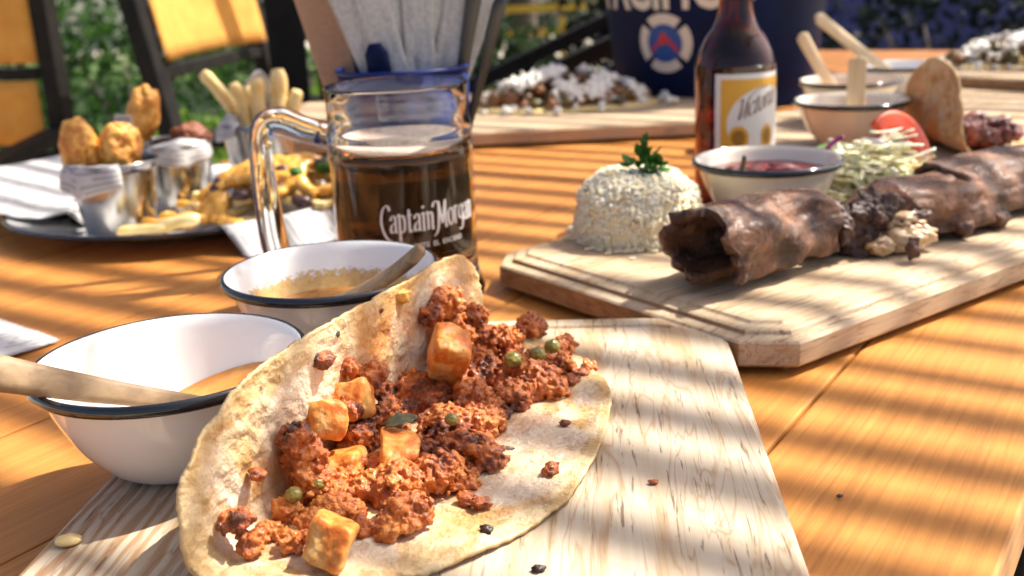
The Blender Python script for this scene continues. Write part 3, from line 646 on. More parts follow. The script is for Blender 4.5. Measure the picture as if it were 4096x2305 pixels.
def leaf(L, w, seed, curl=.3):
    def fn(u, q):
        x = (u-.5)*L; ww = w*math.sin(math.pi*min(.98, u*.92+.05))**.8; y = (q-.5)*2*ww*(1+.12*math.sin(u*26+seed)); return (x, y, curl*abs(y)+.12*L*math.sin(u*3+seed))
    return gridm(fn, 15, 7)
o = G().add(*leaf(.016, .0036, 1)).build('herb_leaf', M['dry_herb'], loc=tl(.099, -.036, .0245), rot=(.5, -.3, .2)); solidify(o, .0003); tag(o, 'dark olive leaf lying across the middle of the filling', 'leaf')
o = G().add(*leaf(.010, .002, 2)).build('herb_leaf', M['char'], loc=tl(.118, -.081, .008), rot=(.2, .1, .6)); solidify(o, .0003); tag(o, 'thin blackened leaf at the right edge of the heap', 'leaf')
# flat seed on the board
V, F = lump(3, .1, 2, 3); tag(tri_mesh('flat_seed', V*np.array([.0055, .004, .0018]), F, M['fries'], loc=W(-.195, .411, .0222), rot=(.2, .1, .4)), 'flat pale seed lying on the board left of the taco', 'seed')

# ------------------------------------------------------------------ glass beer mug
mug = empty('beer_mug', W(-.08, .817, 0)); tag(mug, 'clear glass handled mug of dark beer with white lettering', 'mug')
outer = [(.0004, .003), (.045, .003), (.050, 0), (.0585, .001), (.0592, .006), (.0585, .012), (.0562, .017), (.0548, .022), (.0545, .030), (.0545, .110), (.0552, .1125), (.0552, .1155), (.0545, .118), (.0545, .129), (.0552, .1320), (.0548, .1350), (.0535, .140), (.0530, .150), (.0540, .1645), (.0543, .1662)]
inn = [(.0538, .1673), (.0526, .1664), (.0512, .156), (.0508, .138), (.0510, .128), (.0511, .1182), (.0004, .1180)]
v, f = lathe(outer+inn, 96); G().add(v, f).build('glass', M['glass'], mug)
hp = smoothline([(-.0525, 0, .131), (-.060, 0, .1335), (-.074, 0, .1385), (-.087, 0, .1445), (-.097, 0, .1435), (-.1035, 0, .133), (-.1045, 0, .110), (-.1035, 0, .075), (-.1005, 0, .045), (-.092, 0, .027), (-.076, 0, .020), (-.0530, 0, .022)], 60)
hr = [.0122 if i < 6 else .0104+.0022*math.sin(i*.11)**2 for i in range(60)]
v, f = tube(hp, hr, 16, True, .85); G().add(v, f).build('handle', M['glass'], mug, rot=(0, 0, R(8)))
bl_ = [(.0004, .0212), (.045, .0227), (.0500, .0305), (.0507, .04), (.0507, .1160)]
v, f = lathe(bl_+[(.0500, .1168), (.0004, .1168)], 80); tag(G().add(v, f).build('beer', M['beer'], loc=W(-.08, .817, .0)), 'dark amber beer filling the handled glass mug', 'beer')
v, f = lathe([(.0004, .1183), (.0400, .1183), (.0507, .1185), (.0509, .1207), (.0490, .1202), (.045, .1190), (.0004, .1187)], 80); tag(G().add(v, f).build('foam', M['beer_foam'], loc=W(-.08, .817, 0)), 'thin pale foam ring on the beer in the mug', 'foam')
# lettering with a broad nib
GL = {'C': ([[(.66, 1.28), (.6, 1.52), (.42, 1.56), (.2, 1.35), (.06, .9), (.06, .45), (.2, 0), (.45, -.34), (.72, -.42)]], .62),
 'a': ([[(.06, .72), (.14, .93), (.3, .97), (.40, .8), (.40, .12), (.50, .0)], [(.38, .58), (.14, .46), (.05, .22), (.14, .02), (.38, .16)]], .56),
 'p': ([[(0, .9), (.1, .98), (.1, -.46)], [(.02, -.46), (.22, -.46)], [(.1, .82), (.28, .98), (.44, .76), (.44, .24), (.28, .0), (.1, .1)]], .58),
 't': ([[(.18, 1.28), (.18, .14), (.28, 0), (.40, .1)], [(.02, .93), (.40, .96)]], .46),
 'i': ([[(.0, .9), (.12, .97), (.12, .05), (.22, 0)], [(.11, 1.24), (.12, 1.38)]], .32),
 'n': ([[(0, .9), (.1, .97), (.1, 0)], [(.1, .8), (.28, .98), (.42, .8), (.42, .06), (.52, 0)]], .60),
 'M': ([[(-.28, 1.22), (-.22, 1.46), (0, 1.5), (.16, 1.38), (.14, .6), (.06, 0), (-.1, -.32), (-.3, -.42)], [(.16, 1.42), (.42, .22)], [(.42, .22), (.70, 1.5)], [(.70, 1.5), (.70, .06), (.82, 0)]], .88),
 'o': ([[(.26, .98), (.06, .76), (.06, .24), (.26, 0), (.44, .24), (.44, .76), (.26, .98)]], .56),
 'r': ([[(0, .9), (.1, .97), (.1, 0)], [(.1, .76), (.24, .98), (.38, .9)]], .42),
 'g': ([[(.26, .98), (.06, .78), (.06, .36), (.24, .18), (.42, .36), (.42, .8), (.26, .98)], [(.42, .98), (.44, -.1), (.3, -.42), (.04, -.36)]], .56),
 'V': ([[(-.1, 1.3), (.08, 1.5), (.2, 1.3), (.22, .4), (.28, .0), (.5, .6), (.66, 1.3), (.86, 1.6), (1.5, 1.72), (2.3, 1.6)]], .62),
 'c': ([[(.4, .82), (.26, .98), (.06, .7), (.08, .2), (.26, 0), (.48, .16)]], .46)}
def nib(text, size, pen, squeeze=1.0, track=0.0, slant=0.0):
    """list of quads (2-D) of the text drawn with a pen vector; origin at the baseline start"""
    out = []; x = 0
    for chh in text:
        if chh == ' ': x += .16; continue
        strokes, adv = GL[chh]
        for st in strokes:
            pts = smoothline(st, max(6, 6*(len(st)-1))) if len(st) > 2 else np.array([np.array(st[0])+(np.array(st[1])-np.array(st[0]))*t for t in np.linspace(0, 1, 6)])
            for p, q in zip(pts[:-1], pts[1:]):
                dq = q-p; nrm = np.array([-dq[1], dq[0]])/(np.linalg.norm(dq)+1e-9)
                hw = np.array(pen)/2 if abs(nrm@np.array(pen)) > .055*1 else nrm*.035
                if hw@nrm < 0: hw = -hw
                out.append([((x+c[0]+slant*c[1])*size*squeeze, c[1]*size) for c in (p-hw, q-hw, q+hw, p+hw)])
        x += adv+track
    return out, x*size*squeeze
def on_cyl(quads, fn):
    g = G()
    for q in quads:
        g.add([fn(*p) for p in q], [(0, 1, 2, 3)])
    return g
qs, wd = nib('Captain Morgan', .0132, (.17, .03), .80, .02)
A0 = -math.pi/2-R(14)
lr = .0546
g = on_cyl(qs, lambda x, z: (lr*math.cos(A0+x/lr), lr*math.sin(A0+x/lr), .0640+z+x*.03)); o = g.build('lettering', M['print_white'], mug, smooth=False); solidify(o, .00025, 1)
def font_quads(text, size, bold=.012):
    cu = bpy.data.curves.new('t', 'FONT'); cu.body = text; cu.size = size; cu.resolution_u = 3; cu.offset = size*bold; to = bpy.data.objects.new('t', cu); col.objects.link(to)
    me = to.to_mesh(); v = [tuple(p.co) for p in me.vertices]; f = [tuple(p.vertices) for p in me.polygons]; to.to_mesh_clear(); bpy.data.objects.remove(to); bpy.data.curves.remove(cu); return v, f
v, f = font_quads('EVITE  EL  EXCESO', .0050); A1 = -math.pi/2+R(10)
o = G().add([(lr*math.cos(A1+x/lr*1.0), lr*math.sin(A1+x/lr*1.0), .0520+y+x*.03) for x, y, z in v], f).build('lettering', M['print_white'], mug, smooth=False); solidify(o, .0002, 1)

# ------------------------------------------------------------------ beer bottle
bot = empty('beer_bottle', W(.228, 1.062, 0)); tag(bot, 'brown glass beer bottle with yellow and white label behind the salsa bowl', 'bottle')
pr = smoothline([(.0004, .004), (.030, .004), (.0365, .002), (.0385, .008), (.0388, .03), (.0388, .135), (.0384, .144), (.035, .157), (.028, .171), (.0205, .182), (.0168, .196), (.0150, .22), (.0140, .245)], 90)
pr = [(max(.0004, r), z) for r, z in pr]
v, f = lathe(pr+[(.0165, .2455), (.0165, .252), (.0140, .254), (.0120, .254), (.0120, .246)]+[(max(.0004, r-.003), z+.001) for r, z in pr[::-1] if r > .012 and z > .008]+[(.0004, .007)], 80)
G().add(v, f).build('glass', M['brown_glass'], bot)
LR = .0392; LC = -math.pi/2+R(27)          # label centre a little right of the camera
def lab(u, z, e=0): return ((LR+e)*math.cos(LC+u), (LR+e)*math.sin(LC+u), z)
def patch(u0, u1, z0, z1, e, n=24): return gridm(lambda a, q: lab(u0+(u1-u0)*a, z0+(z1-z0)*q, e), n, 2)
G().add(*patch(-1.17, 1.1, .034, .1385, 0)).build('label', M['label_white'], bot)
G().add(*patch(-1.02, 1.02, .040, .1335, .0003)).build('label', M['label_gold'], bot)
def disc(uc, zc, ru, rz, e, n=36, clip=None):
    pts = []
    for i in range(n):
        a = 2*math.pi*i/n; u, z = uc+ru*math.cos(a), zc+rz*math.sin(a)
        if clip: u = min(max(u, clip[0]), clip[1]); z = min(max(z, clip[2]), clip[3])
        pts.append(lab(u, z, e))
    return [lab(uc if not clip else min(max(uc, clip[0]), clip[1]), zc, e)]+pts, [(0, 1+i, 1+(i+1) % n) for i in range(n)]
def fan(uc, zc, ru, rz, e, clip):  # dense clipped disc
    def fn(a, q):
        an = 2*math.pi*a; u, z = uc+ru*q*math.cos(an), zc+rz*q*math.sin(an); return lab(min(max(u, clip[0]), clip[1]), min(max(z, clip[2]), clip[3]), e)
    return gridm(fn, 40, 10)
G().add(*fan(.15, .090, 1.02, .036, .0006, (-.90, 1.02, .040, .1300))).build('label', M['label_white'], bot)
for (uc, ru) in ((-.58, .25), (.20, .20)):
    G().add(*fan(uc, .078, ru, .0115, .0009, (-9, 9, .0, 1))).build('seal', M['label_gold'], bot); G().add(*fan(uc, .078, ru*.66, .0075, .0012, (-9, 9, .0, 1))).build('seal', M['label_ochre'], bot)
qs, wd = nib('Victoria', .0128, (.11, .06), .95, -.03, .28)
o = on_cyl(qs, lambda x, z: lab(-.66+x/LR, .0945+z*.95+x*.36, .0012)).build('lettering', M['label_brown'], bot, smooth=False)

# ------------------------------------------------------------------ navy bucket with life ring
bk = empty('bucket', W(.375, 1.918, 0)); tag(bk, 'navy blue bucket printed with a life ring and cream letters', 'bucket')
RB = lambda z: .166+z*.135
prf = [(.0005, .006), (.158, .006), (.166, 0), (.169, .004)]+[(RB(z), z) for z in np.linspace(.008, .31, 12)]+[(.213, .312), (.213, .318), (.207, .318), (.203, .306), (.162, .012), (.0005, .010)]
v, f = lathe(prf, 96); G().add(v, f).build('body', M['navy_tin'], bk)
BC = -math.pi/2-R(37)
def bkp(x, z, e): r = RB(z)+e; return (r*math.cos(BC+x/.18), r*math.sin(BC+x/.18), z)
def ringm(r0, r1, a0, a1, e, zc=.112, n=20): return gridm(lambda a, q: bkp((r0+(r1-r0)*q)*math.sin(a0+(a1-a0)*a), zc+(r0+(r1-r0)*q)*math.cos(a0+(a1-a0)*a), e), n, 4)
G().add(*ringm(.0005, .031, 0, 2*math.pi, .0006, n=40)).build('emblem', M['blue_print'], bk)
for k in range(4): G().add(*ringm(.031, .0475, R(45+90*k+7), R(135+90*k-7), .0010)).build('life_ring', M['print_cream'], bk)
hill = [(-.025, -.014), (-.021, -.004), (-.012, .001), (-.006, .014), (0, .018), (.006, .010), (.012, .003), (.019, -.002), (.025, -.014)]
G().add([bkp(x, .112+z, .0012) for x, z in hill], [tuple(range(len(hill)))]).build('emblem', M['red_print'], bk, smooth=False)
v, f = font_quads('PACIFICO', .072, .028); mx = max(p[0] for p in v)
o = G().add([bkp((x-mx/2)*.92+.002, .168+y*1.35, .0012) for x, y, z in v], f).build('lettering', M['print_cream'], bk, smooth=False)

# ------------------------------------------------------------------ blue cutlery jar
JX, JY = -.086, .955
jar = empty('enamel_jar', W(JX, JY, .004)); tag(jar, 'tall blue enamel jar behind the mug holding napkins and cutlery', 'jar')
v, f = lathe([(.0004, .003), (.052, .003), (.055, 0), (.0565, .003), (.0568, .08), (.057, .160), (.0556, .160), (.0550, .010), (.0004, .006)], 80); G().add(v, f).build('body', M['enamel_blue'], jar)
v, f = lathe([(.0572+.0023*math.cos(a), .1615+.0023*math.sin(a)) for a in np.linspace(0, 2*math.pi, 12)], 80); G().add(v, f).build('rim', M['enamel_blue'], jar)
# kraft menu, napkins, cutlery
def slab(name, a, bb, w0, w1, th, mat, label, cat, face, group=None, crinkle=.0, nu=14, nv=10):
    """tapering sheet from a (bottom) to b (top); face = normal"""
    a, bb, n = Vector(a), Vector(bb), Vector(face).normalized(); d = bb-a; sd = d.cross(n).normalized()
    def fn(u, q):
        p = a+d*u+sd*((q-.5)*(w0+(w1-w0)*u)); return p+n*crinkle*noise.noise(Vector((u*5, q*4, w0*99)))
    o = G().add(*gridm(fn, nu, nv)).build(name, mat, loc=(0, 0, T)); solidify(o, th, 0); tag(o, label, cat, group); return o
slab('menu_card', (-.113, .962, .03), (-.178, .985, .315), .03, .045, .006, M['kraft'], 'tan kraft menu card leaning left in the blue jar', 'menu', (.1, -1, 0))
for k in range(6):
    slab('napkin', (-.078+.0022*k, .926+.0052*k, .10), (-.140+.029*k, .934+.0056*k, .300), .030, .058, .0034, M['napkin'], ['frontmost white paper napkin in the blue jar, leaning left', 'second white napkin from the left in the blue jar', 'third white napkin from the left in the blue jar', 'fourth white napkin from the left in the blue jar', 'fifth white napkin from the left in the blue jar', 'rightmost white napkin in the blue jar'][k], 'napkin', (-.15+.55*(k % 2), -1, .05), 'folded napkins in the jar', .006)
def cutlery(a, bb, w, label, mat='cutlery', kind='knife'):
    a, bb = Vector(a), Vector(bb); n = 16; pts = [a.lerp(bb, i/n) for i in range(n+1)]
    rad = [w*(.55+.45*min(1, abs(i/n-.35)*2.2)) for i in range(n)]+[w*.55]
    v, f = tube(pts, rad, 12, True, .4); tag(G().add(v, f).build(kind, M[mat], loc=(0, 0, T)), label, kind, 'cutlery in the blue jar')
cutlery((-.100, .945, .06), (-.146, .955, .30), .0062, 'metal knife handle leaning left beside the menu card')
cutlery((-.110, .955, .06), (-.133, .935, .27), .0075, 'metal spoon handle leaning left in the blue jar', kind='fork')
cutlery((-.095, .930, .06), (-.104, .915, .190), .010, 'dark blue rounded handle low in the front of the jar', 'navy_tin', 'spoon')
cutlery((-.056, .945, .06), (-.012, .945, .26), .0068, 'dark metal handle leaning right behind the outermost one')
cutlery((-.048, .95, .06), (.004, .94, .225), .0060, 'dark metal handle leaning farthest right in the blue jar', kind='fork')
cutlery((-.062, .955, .06), (-.022, .965, .29), .0075, 'tall metal handle right beside the napkins', kind='spoon')
# ------------------------------------------------------------------ platter with cups
PX, PY = -.345, 1.160
pl = empty('enamel_plate', W(PX, PY, 0)); tag(pl, 'round white enamel plate with black rim holding the steel cups', 'plate')
v, f = lathe(smoothline([(.0004, .0015), (.10, .0015), (.118, .0005), (.128, .004), (.160, .0135), (.188, .020), (.1895, .0215), (.188, .0222), (.160, .0158), (.128, .0068), (.118, .0035), (.0004, .0035)], 60), 110); v = [(x, y, z) if math.hypot(x, y) > .0002 else (x, y, z) for x, y, z in v]
G().add(v, f).build('body', M['enamel_white'], pl)
v, f = lathe([(.1895+.0024*math.cos(a), .0212+.0024*math.sin(a)) for a in np.linspace(0, 2*math.pi, 12)], 110); G().add(v, f).build('rim', M['enamel_black'], pl)
def paper(name, quad, mat, label, nu=22, nv=22, crinkle=.002, hfn=None, group='printed paper liners', uv=1.0):
    """bilinear sheet over four xy corners (z by hfn)"""
    A, B, C_, D_ = [Vector((*q, 0)) for q in quad]; uvs = []
    def fn(u, q):
        p = (A.lerp(B, u)).lerp(D_.lerp(C_, u), q); z = hfn(p.x, p.y, u, q) if hfn else 0
        return (p.x, p.y, z+crinkle*abs(fbm((p.x*30, p.y*30, 1), 2)))
    g = G().add(*gridm(fn, nu, nv)); o = g.build(name, M[mat], loc=(0, 0, T)); me = o.data; ul = me.uv_layers.new(name='uv')
    co = np.array([v.co[:] for v in me.vertices]); 
    w_ = (A-B).length; h_ = (A-D_).length
    uvv = np.array([(i/(nu-1)*w_, j/(nv-1)*h_) for i in range(nu) for j in range(nv)])*uv
    for lp in me.loops: ul.data[lp.index].uv = uvv[lp.vertex_index]
    solidify(o, .0003, 1); tag(o, label, 'paper', group); return o
def over_plate(x, y, u, q):
    d = math.hypot(x-PX, y-PY)
    if d < .118: return .0042
    if d < .188: return .0042+(d-.118)/(.070)*.0200
    return max(.0012, .0255-max(0, d-.194)*.9)
paper('paper_liner', [(-.72, 1.17), (-.47, 1.06), (-.33, 1.28), (-.58, 1.45)], 'printed_paper', 'printed paper hanging off the left of the plate', hfn=lambda x, y, u, q: max(over_plate(x, y, u, q), .024 if x < -.45 else 0)+.012*max(0, -.5-x)*6)
paper('paper_liner', [(-.355, 1.06), (-.228, .945), (-.08, 1.10), (-.22, 1.24)], 'printed_paper_b', 'printed paper under the loaded fries, its corner touching the table', hfn=over_plate)
paper('printed_sheet', [(-.330, .741), (-.56, .41), (-.85, .62), (-.60, .97)], 'printed_paper_b', 'printed paper sheet on the table at the left edge', crinkle=.004, hfn=lambda x, y, u, q: .002+.02*q*u, group='loose printed sheets')
def cup(c, label, h=.072, r0=.034, r1=.0445):
    root = empty('steel_cup', W(c[0], c[1], .0046)); tag(root, label, 'cup', 'steel cups on the plate')
    v, f = lathe([(.0004, .001), (r0-.002, .001), (r0, .003)]+[(r0+(r1-r0)*t, .003+(h-.003)*t) for t in np.linspace(.1, 1, 8)]+[(r1-.001, h)]+[(r0+(r1-r0)*t-.0009, .003+(h-.003)*t) for t in np.linspace(.98, .05, 8)]+[(.0004, .003)], 72)
    G().add(v, f).build('body', M['steel'], root)
    v, f = lathe([(r1+.0012*math.cos(a), h+.0012*math.sin(a)) for a in np.linspace(0, 2*math.pi, 10)], 72); G().add(v, f).build('rim', M['steel'], root); return root
CUPS = [(-.393, 1.068), (-.366, 1.178), (-.293, 1.285)]
cup(CUPS[0], 'frontmost steel cup with two fried croquettes', .074); cup(CUPS[1], 'middle steel cup half hidden behind the front cup', .074); cup(CUPS[2], 'rearmost steel cup full of fries', .078)
def cone_paper(c, z, pts, label, mat='printed_paper'):
    """a liner hanging over a cup rim; pts: angle, rim offset outward, drop"""
    def fn(u, q):
        a, dr, up = pts; an = a[0]+(a[1]-a[0])*u
        t = q*2-1                                   # -1 inside/up .. 1 outside/down
        r = .0440 + (.006*(1-(1-max(0, t))**2) if t > 0 else .010*t)+.0022*math.sin(an*9)
        zz = z+ (-dr*max(0, t)*(1-.35*abs(2*u-1)) if t > 0 else up*(-t)*(1-abs(2*u-1)**1.5))+.0012
        return (r*math.cos(an), r*math.sin(an), zz)
    o = G().add(*gridm(fn, 26, 14)).build('paper_liner', M[mat], loc=W(c[0], c[1], .0046)); me = o.data; ul = me.uv_layers.new(name='uv')
    uvv = [(i/25*.11, j/13*.07) for i in range(26) for j in range(14)]
    for lp in me.loops: ul.data[lp.index].uv = uvv[lp.vertex_index]
    solidify(o, .0003, 1); tag(o, label, 'paper', 'printed paper liners')
cone_paper(CUPS[0], .074, ((R(195), R(298)), .030, .0), 'printed liner folded over the front of the frontmost cup')
cone_paper(CUPS[1], .074, ((R(255), R(350)), .024, .006), 'printed liner folded over the middle cup')
cone_paper(CUPS[2], .078, ((R(20), R(160)), .004, .056), 'printed liner standing up behind the fries')
cone_paper(CUPS[2], .078, ((R(180), R(250)), .020, .012), 'crumpled printed liner at the left of the rear cup')
o = slab('paper_liner', (-.405, 1.137, .062), (-.398, 1.132, .116), .038, .016, .0004, M['printed_paper'], 'pointed paper tip standing between the croquettes', 'paper', (.1, -1, .1), 'printed paper liners', .003)
def fried(loc, s, seed, label, mat='fried', rot=(0, 0, 0), cat='croquette'):
    V, F = lump(5, .20, 1.3, seed, 6); tag(tri_mesh('croquette' if cat == 'croquette' else cat, V*np.array(s)*1.03, F, M[mat], loc=W(*loc), rot=rot), label, cat, 'fried pieces in the cups')
fried((-.420, 1.064, .090), (.0185, .018, .030), 2, 'left fried croquette in the front cup', rot=(0, -.15, 0)); fried((-.384, 1.070, .088), (.0205, .020, .029), 5, 'right fried croquette in the front cup', rot=(0, .12, .4))
fried((-.392, 1.182, .108), (.0165, .016, .033), 8, 'tall fried croquette in the middle cup', rot=(0, .3, 0)); fried((-.344, 1.180, .082), (.020, .018, .016), 12, 'red brown fried piece in the middle cup', 'fried_brown', cat='meatball')
fried((-.402, 1.16, .070), (.010, .010, .022), 15, 'fried piece behind the paper tip', rot=(0, .2, 0))
def fry(p, d, L, w, label, group, mat='fries', name='french_fry', seed=0):
    d = Vector(d).normalized(); sd = d.orthogonal().normalized(); bn = (.06+.05*math.sin(seed*2.1))*L
    pts = [d*L*(t-.5)+sd*bn*math.sin(t*math.pi) for t in np.linspace(0, 1, 12)]; v, f = tube(pts, [w*.60*(.72 if i in (0, 11) else 1+.06*math.sin(i*1.3+seed)) for i in range(12)], 8, True, .86)
    tag(G().add(v, f).build(name, M[mat], loc=W(*p)), label, 'fry', group)
FR = [((-.330, 1.279, .098), (-.55, -.1, 1), .075, .0135, 'leftmost fry leaning out of the rear cup'), ((-.309, 1.267, .090), (-.12, 0, 1), .055, .013, 'second fry from the left in the rear cup, pointed'),
      ((-.288, 1.272, .094), (.08, 0, 1), .055, .014, 'third fry from the left in the rear cup'), ((-.266, 1.277, .097), (.12, .1, 1), .066, .016, 'tallest fry at the right of the rear cup'),
      ((-.300, 1.297, .085), (-.3, .2, 1), .05, .013, 'fry at the back of the rear cup'), ((-.250, 1.282, .084), (.4, 0, 1), .045, .013, 'rightmost fry in the rear cup')]
FR = [((p[0], p[1], p[2]+.011), d, L*1.05, w, lb) for p, d, L, w, lb in FR]
for k, (p, d, L, w, lb) in enumerate(FR): fry(p, d, L, w, lb, 'fries in the rear cup', seed=k)
fry((-.325, 1.018, .020), (1, .25, .22), .05, .013, 'thick fry lying at the front rim of the plate', 'fries on the plate', seed=3); fry((-.350, .998, .022), (1, -.1, .05), .046, .010, 'thin yellow fry lying along the front rim of the plate', 'fries on the plate', seed=5)
# loaded fries: fries, cheese sauce, beans
LF = empty('loaded_fries', W(-.226, 1.105, .010)); LF.scale = (1.18, 1.1, .9); tag(LF, 'mound of fries under orange cheese sauce and dark beans', 'loaded fries')
rl = np.random.default_rng(5)
n = 46; ang = rl.uniform(0, 2*math.pi, n); rad = np.sqrt(rl.uniform(0, 1, n)); ps = np.stack([rad*np.cos(ang)*.085, rad*np.sin(ang)*.058, .006+.045*(1-rad**1.5)*rl.uniform(.45, 1, n)], 1)
for p in ps[:40]:
    d = Vector((rl.normal(), rl.normal(), rl.normal()*.5)).normalized(); w = .0085; v, f = boxm(w, w, rl.uniform(.03, .055), .002, 2); q = d.to_track_quat('Z', 'Y').to_matrix()
    G().add([q @ Vector(x) for x in v], f).build('fry', M['fries'], LF, tuple(p))
# cheese sauce: net of thick drips over the mound
def mound_z(x, y): r2 = (x/.09)**2+(y/.064)**2; return max(.004, .056*(1-r2)**.8 if r2 < 1 else .004)+.004
g = G()
for k in range(30):
    a = rl.uniform(0, 6.28); x, y = rl.uniform(-.05, .05), rl.uniform(-.035, .03); pts = []
    for i in range(9):
        pts.append((x, y, mound_z(x, y)+.004*rl.uniform(-.3, 1))); a += rl.normal()*.5; x += .0095*math.cos(a); y += .0085*math.sin(a)-.001
    sp_ = smoothline(pts, 28); g.add(*tube(sp_, [.0042+.0026*abs(math.sin(i*.5+k))*(1 if 2 < i < 25 else .5) for i in range(28)], 10))
tag(fused('cheese_sauce', np.array([tuple(p) for p in g.v]), np.array([t for f in g.f for t in ([(f[0], f[1], f[2]), (f[0], f[2], f[3])] if len(f) == 4 else [(f[0], f[i], f[i+1]) for i in range(1, len(f)-1)])]), 'cheese_sauce', .0014, .0006, 160, LF), kind='stuff')
for k in range(26):
    a, r_ = rl.uniform(0, 6.28), math.sqrt(rl.uniform(0, 1)); x, y = .082*r_*math.cos(a), .056*r_*math.sin(a); V, F = lump(2, .25, 1.4, k+40)
    tri_mesh('bean', V*np.array([.0095, .0075, .0065]), F, M['bean' if k % 5 else 'herb'], LF, (x, y, mound_z(x, y)+.003), (rl.uniform(0, 1), 0, rl.uniform(0, 6)))

# ------------------------------------------------------------------ rice mound with parsley
RX, RY = .107, .862
rr_ = np.random.default_rng(3)
def rice_prof(t): return [(.0545, 0), (.0545, .012), (.051, .028), (.045, .042), (.034, .0525), (.018, .057), (.0005, .058)][0:7][0] if t == 0 else None
rp = smoothline([(.0545, 0), (.0535, .014), (.0515, .028), (.0475, .041), (.0390, .0505), (.024, .0560), (.0005, .0575)], 40)
v, f = lathe([(max(.0004, r-.0022), z) for r, z in rp], 60); rc = tag(empty('rice_mound', W(RX, RY, .028)), 'domed mound of cooked rice on the steak board', 'rice')
G().add(v, f).build('core', M['rice'], rc); rc.scale = (.96, .96, .97)
grain = []
for s_ in range(3):
    V, F = ico(2); V = V.copy(); V[:, 2] += .12*V[:, 0]**2*(1 if s_ else -1); grain.append((V, F))
n = 3600; tt = rr_.uniform(0, 1, n)**.85; ii = np.clip((tt*38).astype(int), 0, 38); r_ = rp[ii, 0]; z_ = rp[ii, 1]; an = rr_.uniform(0, 6.283, n); jit = rr_.uniform(-.0024, .0004, n)+.0034*np.array([noise.noise(Vector((math.cos(a)*3, math.sin(a)*3, z*70))) for a, z in zip(an, z_)])
pos = np.stack([(r_+jit)*np.cos(an), (r_+jit)*np.sin(an), z_+jit*.4+rr_.uniform(-.001, .001, n)], 1)
sc = np.stack([rr_.uniform(.0028, .0038, n), rr_.uniform(.0014, .0018, n), rr_.uniform(.0014, .0018, n)], 1)
V, F = scatter(grain, pos, sc, rng=rr_); tag(tri_mesh('rice_grains', V, F, M['rice'], rc), kind='stuff')
n = 70; a = rr_.uniform(0, 6.28, n); d = .055+np.abs(rr_.normal(0, .008, n)); V, F = scatter(grain, np.stack([d*np.cos(a), d*np.sin(a), np.full(n, .0016)], 1), np.stack([np.full(n, .0033), np.full(n, .0012), np.full(n, .0012)], 1), np.repeat(np.eye(3)[None], n, 0), rr_)
tag(tri_mesh('spilled_grains', V, F, M['rice'], rc), kind='stuff')
par = empty('parsley_sprig', W(RX+.006, RY-.010, .083)); tag(par, 'green parsley sprig on top of the rice', 'parsley')
def parsley_leaf(L, seed):
    g = G()
    for an, ll in ((0, 1), (.85, .72), (-.85, .72)):
        v, f = leaf(L*ll, L*.26*ll, seed+an, .25); c_, s_ = math.cos(an), math.sin(an)
        g.add([((x+L*ll*.5)*c_-y*s_, (x+L*ll*.5)*s_+y*c_, z) for x, y, z in v], f)
    return g
for k in range(16):
    a = k*2.4; el = (.15, .5, .9)[k % 3]
    o = parsley_leaf(rl.uniform(.012, .018), k).build('leaf', M['herb'], par, (.003*math.cos(a)+rl.normal()*.006, .003*math.sin(a)+rl.normal()*.004, -.002+.004*(k % 3)), (rl.uniform(-.5, .5), -el-rl.uniform(-.2, .2), a)); solidify(o, .0003)
for k, (x, y) in enumerate(((-.004, .002), (.006, .0))):
    v, f = tube([(0, 0, 0), (x*.5, y, .008), (x, y*2, .017)], .0007, 6); G().add(v, f).build('stem', M['herb'], par)
o = parsley_leaf(.020, 5).build('leaf', M['herb'], par, (-.004, .002, .012), (.2, -1.2, .3)); solidify(o, .0003)

# ------------------------------------------------------------------ rolled steak pieces
def roll(name, a, bb, r0, r1, turn, seed, label, squash=.85, thick=.0065, jag=.010, a_start=-.55, taper=False, flare=.3, sway=.0):
    a, bb = Vector(a), Vector(bb); d = bb-a; L = d.length; d.normalize(); sd = Vector((d.y, -d.x, 0)).normalized(); up = Vector((0, 0, 1))
    def fn(u, q):
        th = a_start+.35*noise.noise(Vector((u*3.5, seed, 2)))*(1-q)+turn*q; c_, s_ = math.cos(th), math.sin(th)
        n1 = noise.noise(Vector((u*2.3+seed, c_*1.1, s_*1.1))); n2 = noise.noise(Vector((u*6+seed, c_*2.6, s_*2.6))); n3 = fbm((u*15+seed, c_*7, s_*7))
        r = (r0+(r1-r0)*u)*(min(1, .50+2.6*u) if taper else 1)*(1+.26*n1+.12*n2+.022*n3)*(1+flare*max(0, .13-q)/.13)
        e = (1.4*noise.noise(Vector((c_*1.3, s_*1.3, seed*3)))+.35*noise.noise(Vector((c_*4, s_*4, seed*3))))
        s0 = u*L+jag*e*max(0, 1-u*3)-jag*.6*e*max(0, u*3-2)
        base = a+d*s0+sd*sway*math.sin(u*5+seed)
        p = base+sd*c_*r+up*(s_*r*squash+r0*squash)
        return (p.x, p.y, max(p.z, .0072+.0008*n2))
    o = G().add(*gridm(fn, 110, 130)).build(name, M['steak'], loc=(0, 0, T+.0282))
    solidify(o, thick, -1); o.data.attributes.new('inner', 'FLOAT', 'POINT'); tag(o, label, 'steak', 'rolled steak pieces on the board'); return o
roll('rolled_steak', (.124, .708, 0), (.226, .775, 0), .0360, .029, 5.75, 1.3, 'nearest rolled steak with a hollow open end facing left', .80, jag=.012, a_start=-.75, sway=.003)
roll('rolled_steak', (.272, .800, 0), (.385, .865, 0), .033, .034, 6.0, 5.1, 'middle slab of folded dark steak before the far roll', .66, jag=.008, a_start=-.9, taper=True, sway=.003)
roll('rolled_steak', (.350, .852, 0), (.54, .985, 0), .034, .030, 6.0, 9.4, 'long dark steak roll reaching the right edge', .74, jag=.012, a_start=-.8, sway=.004)
sh = empty('shredded_steak', W(.262, .795, .028)); tag(sh, 'torn shredded steak with pale fat between the two rolls', 'steak')
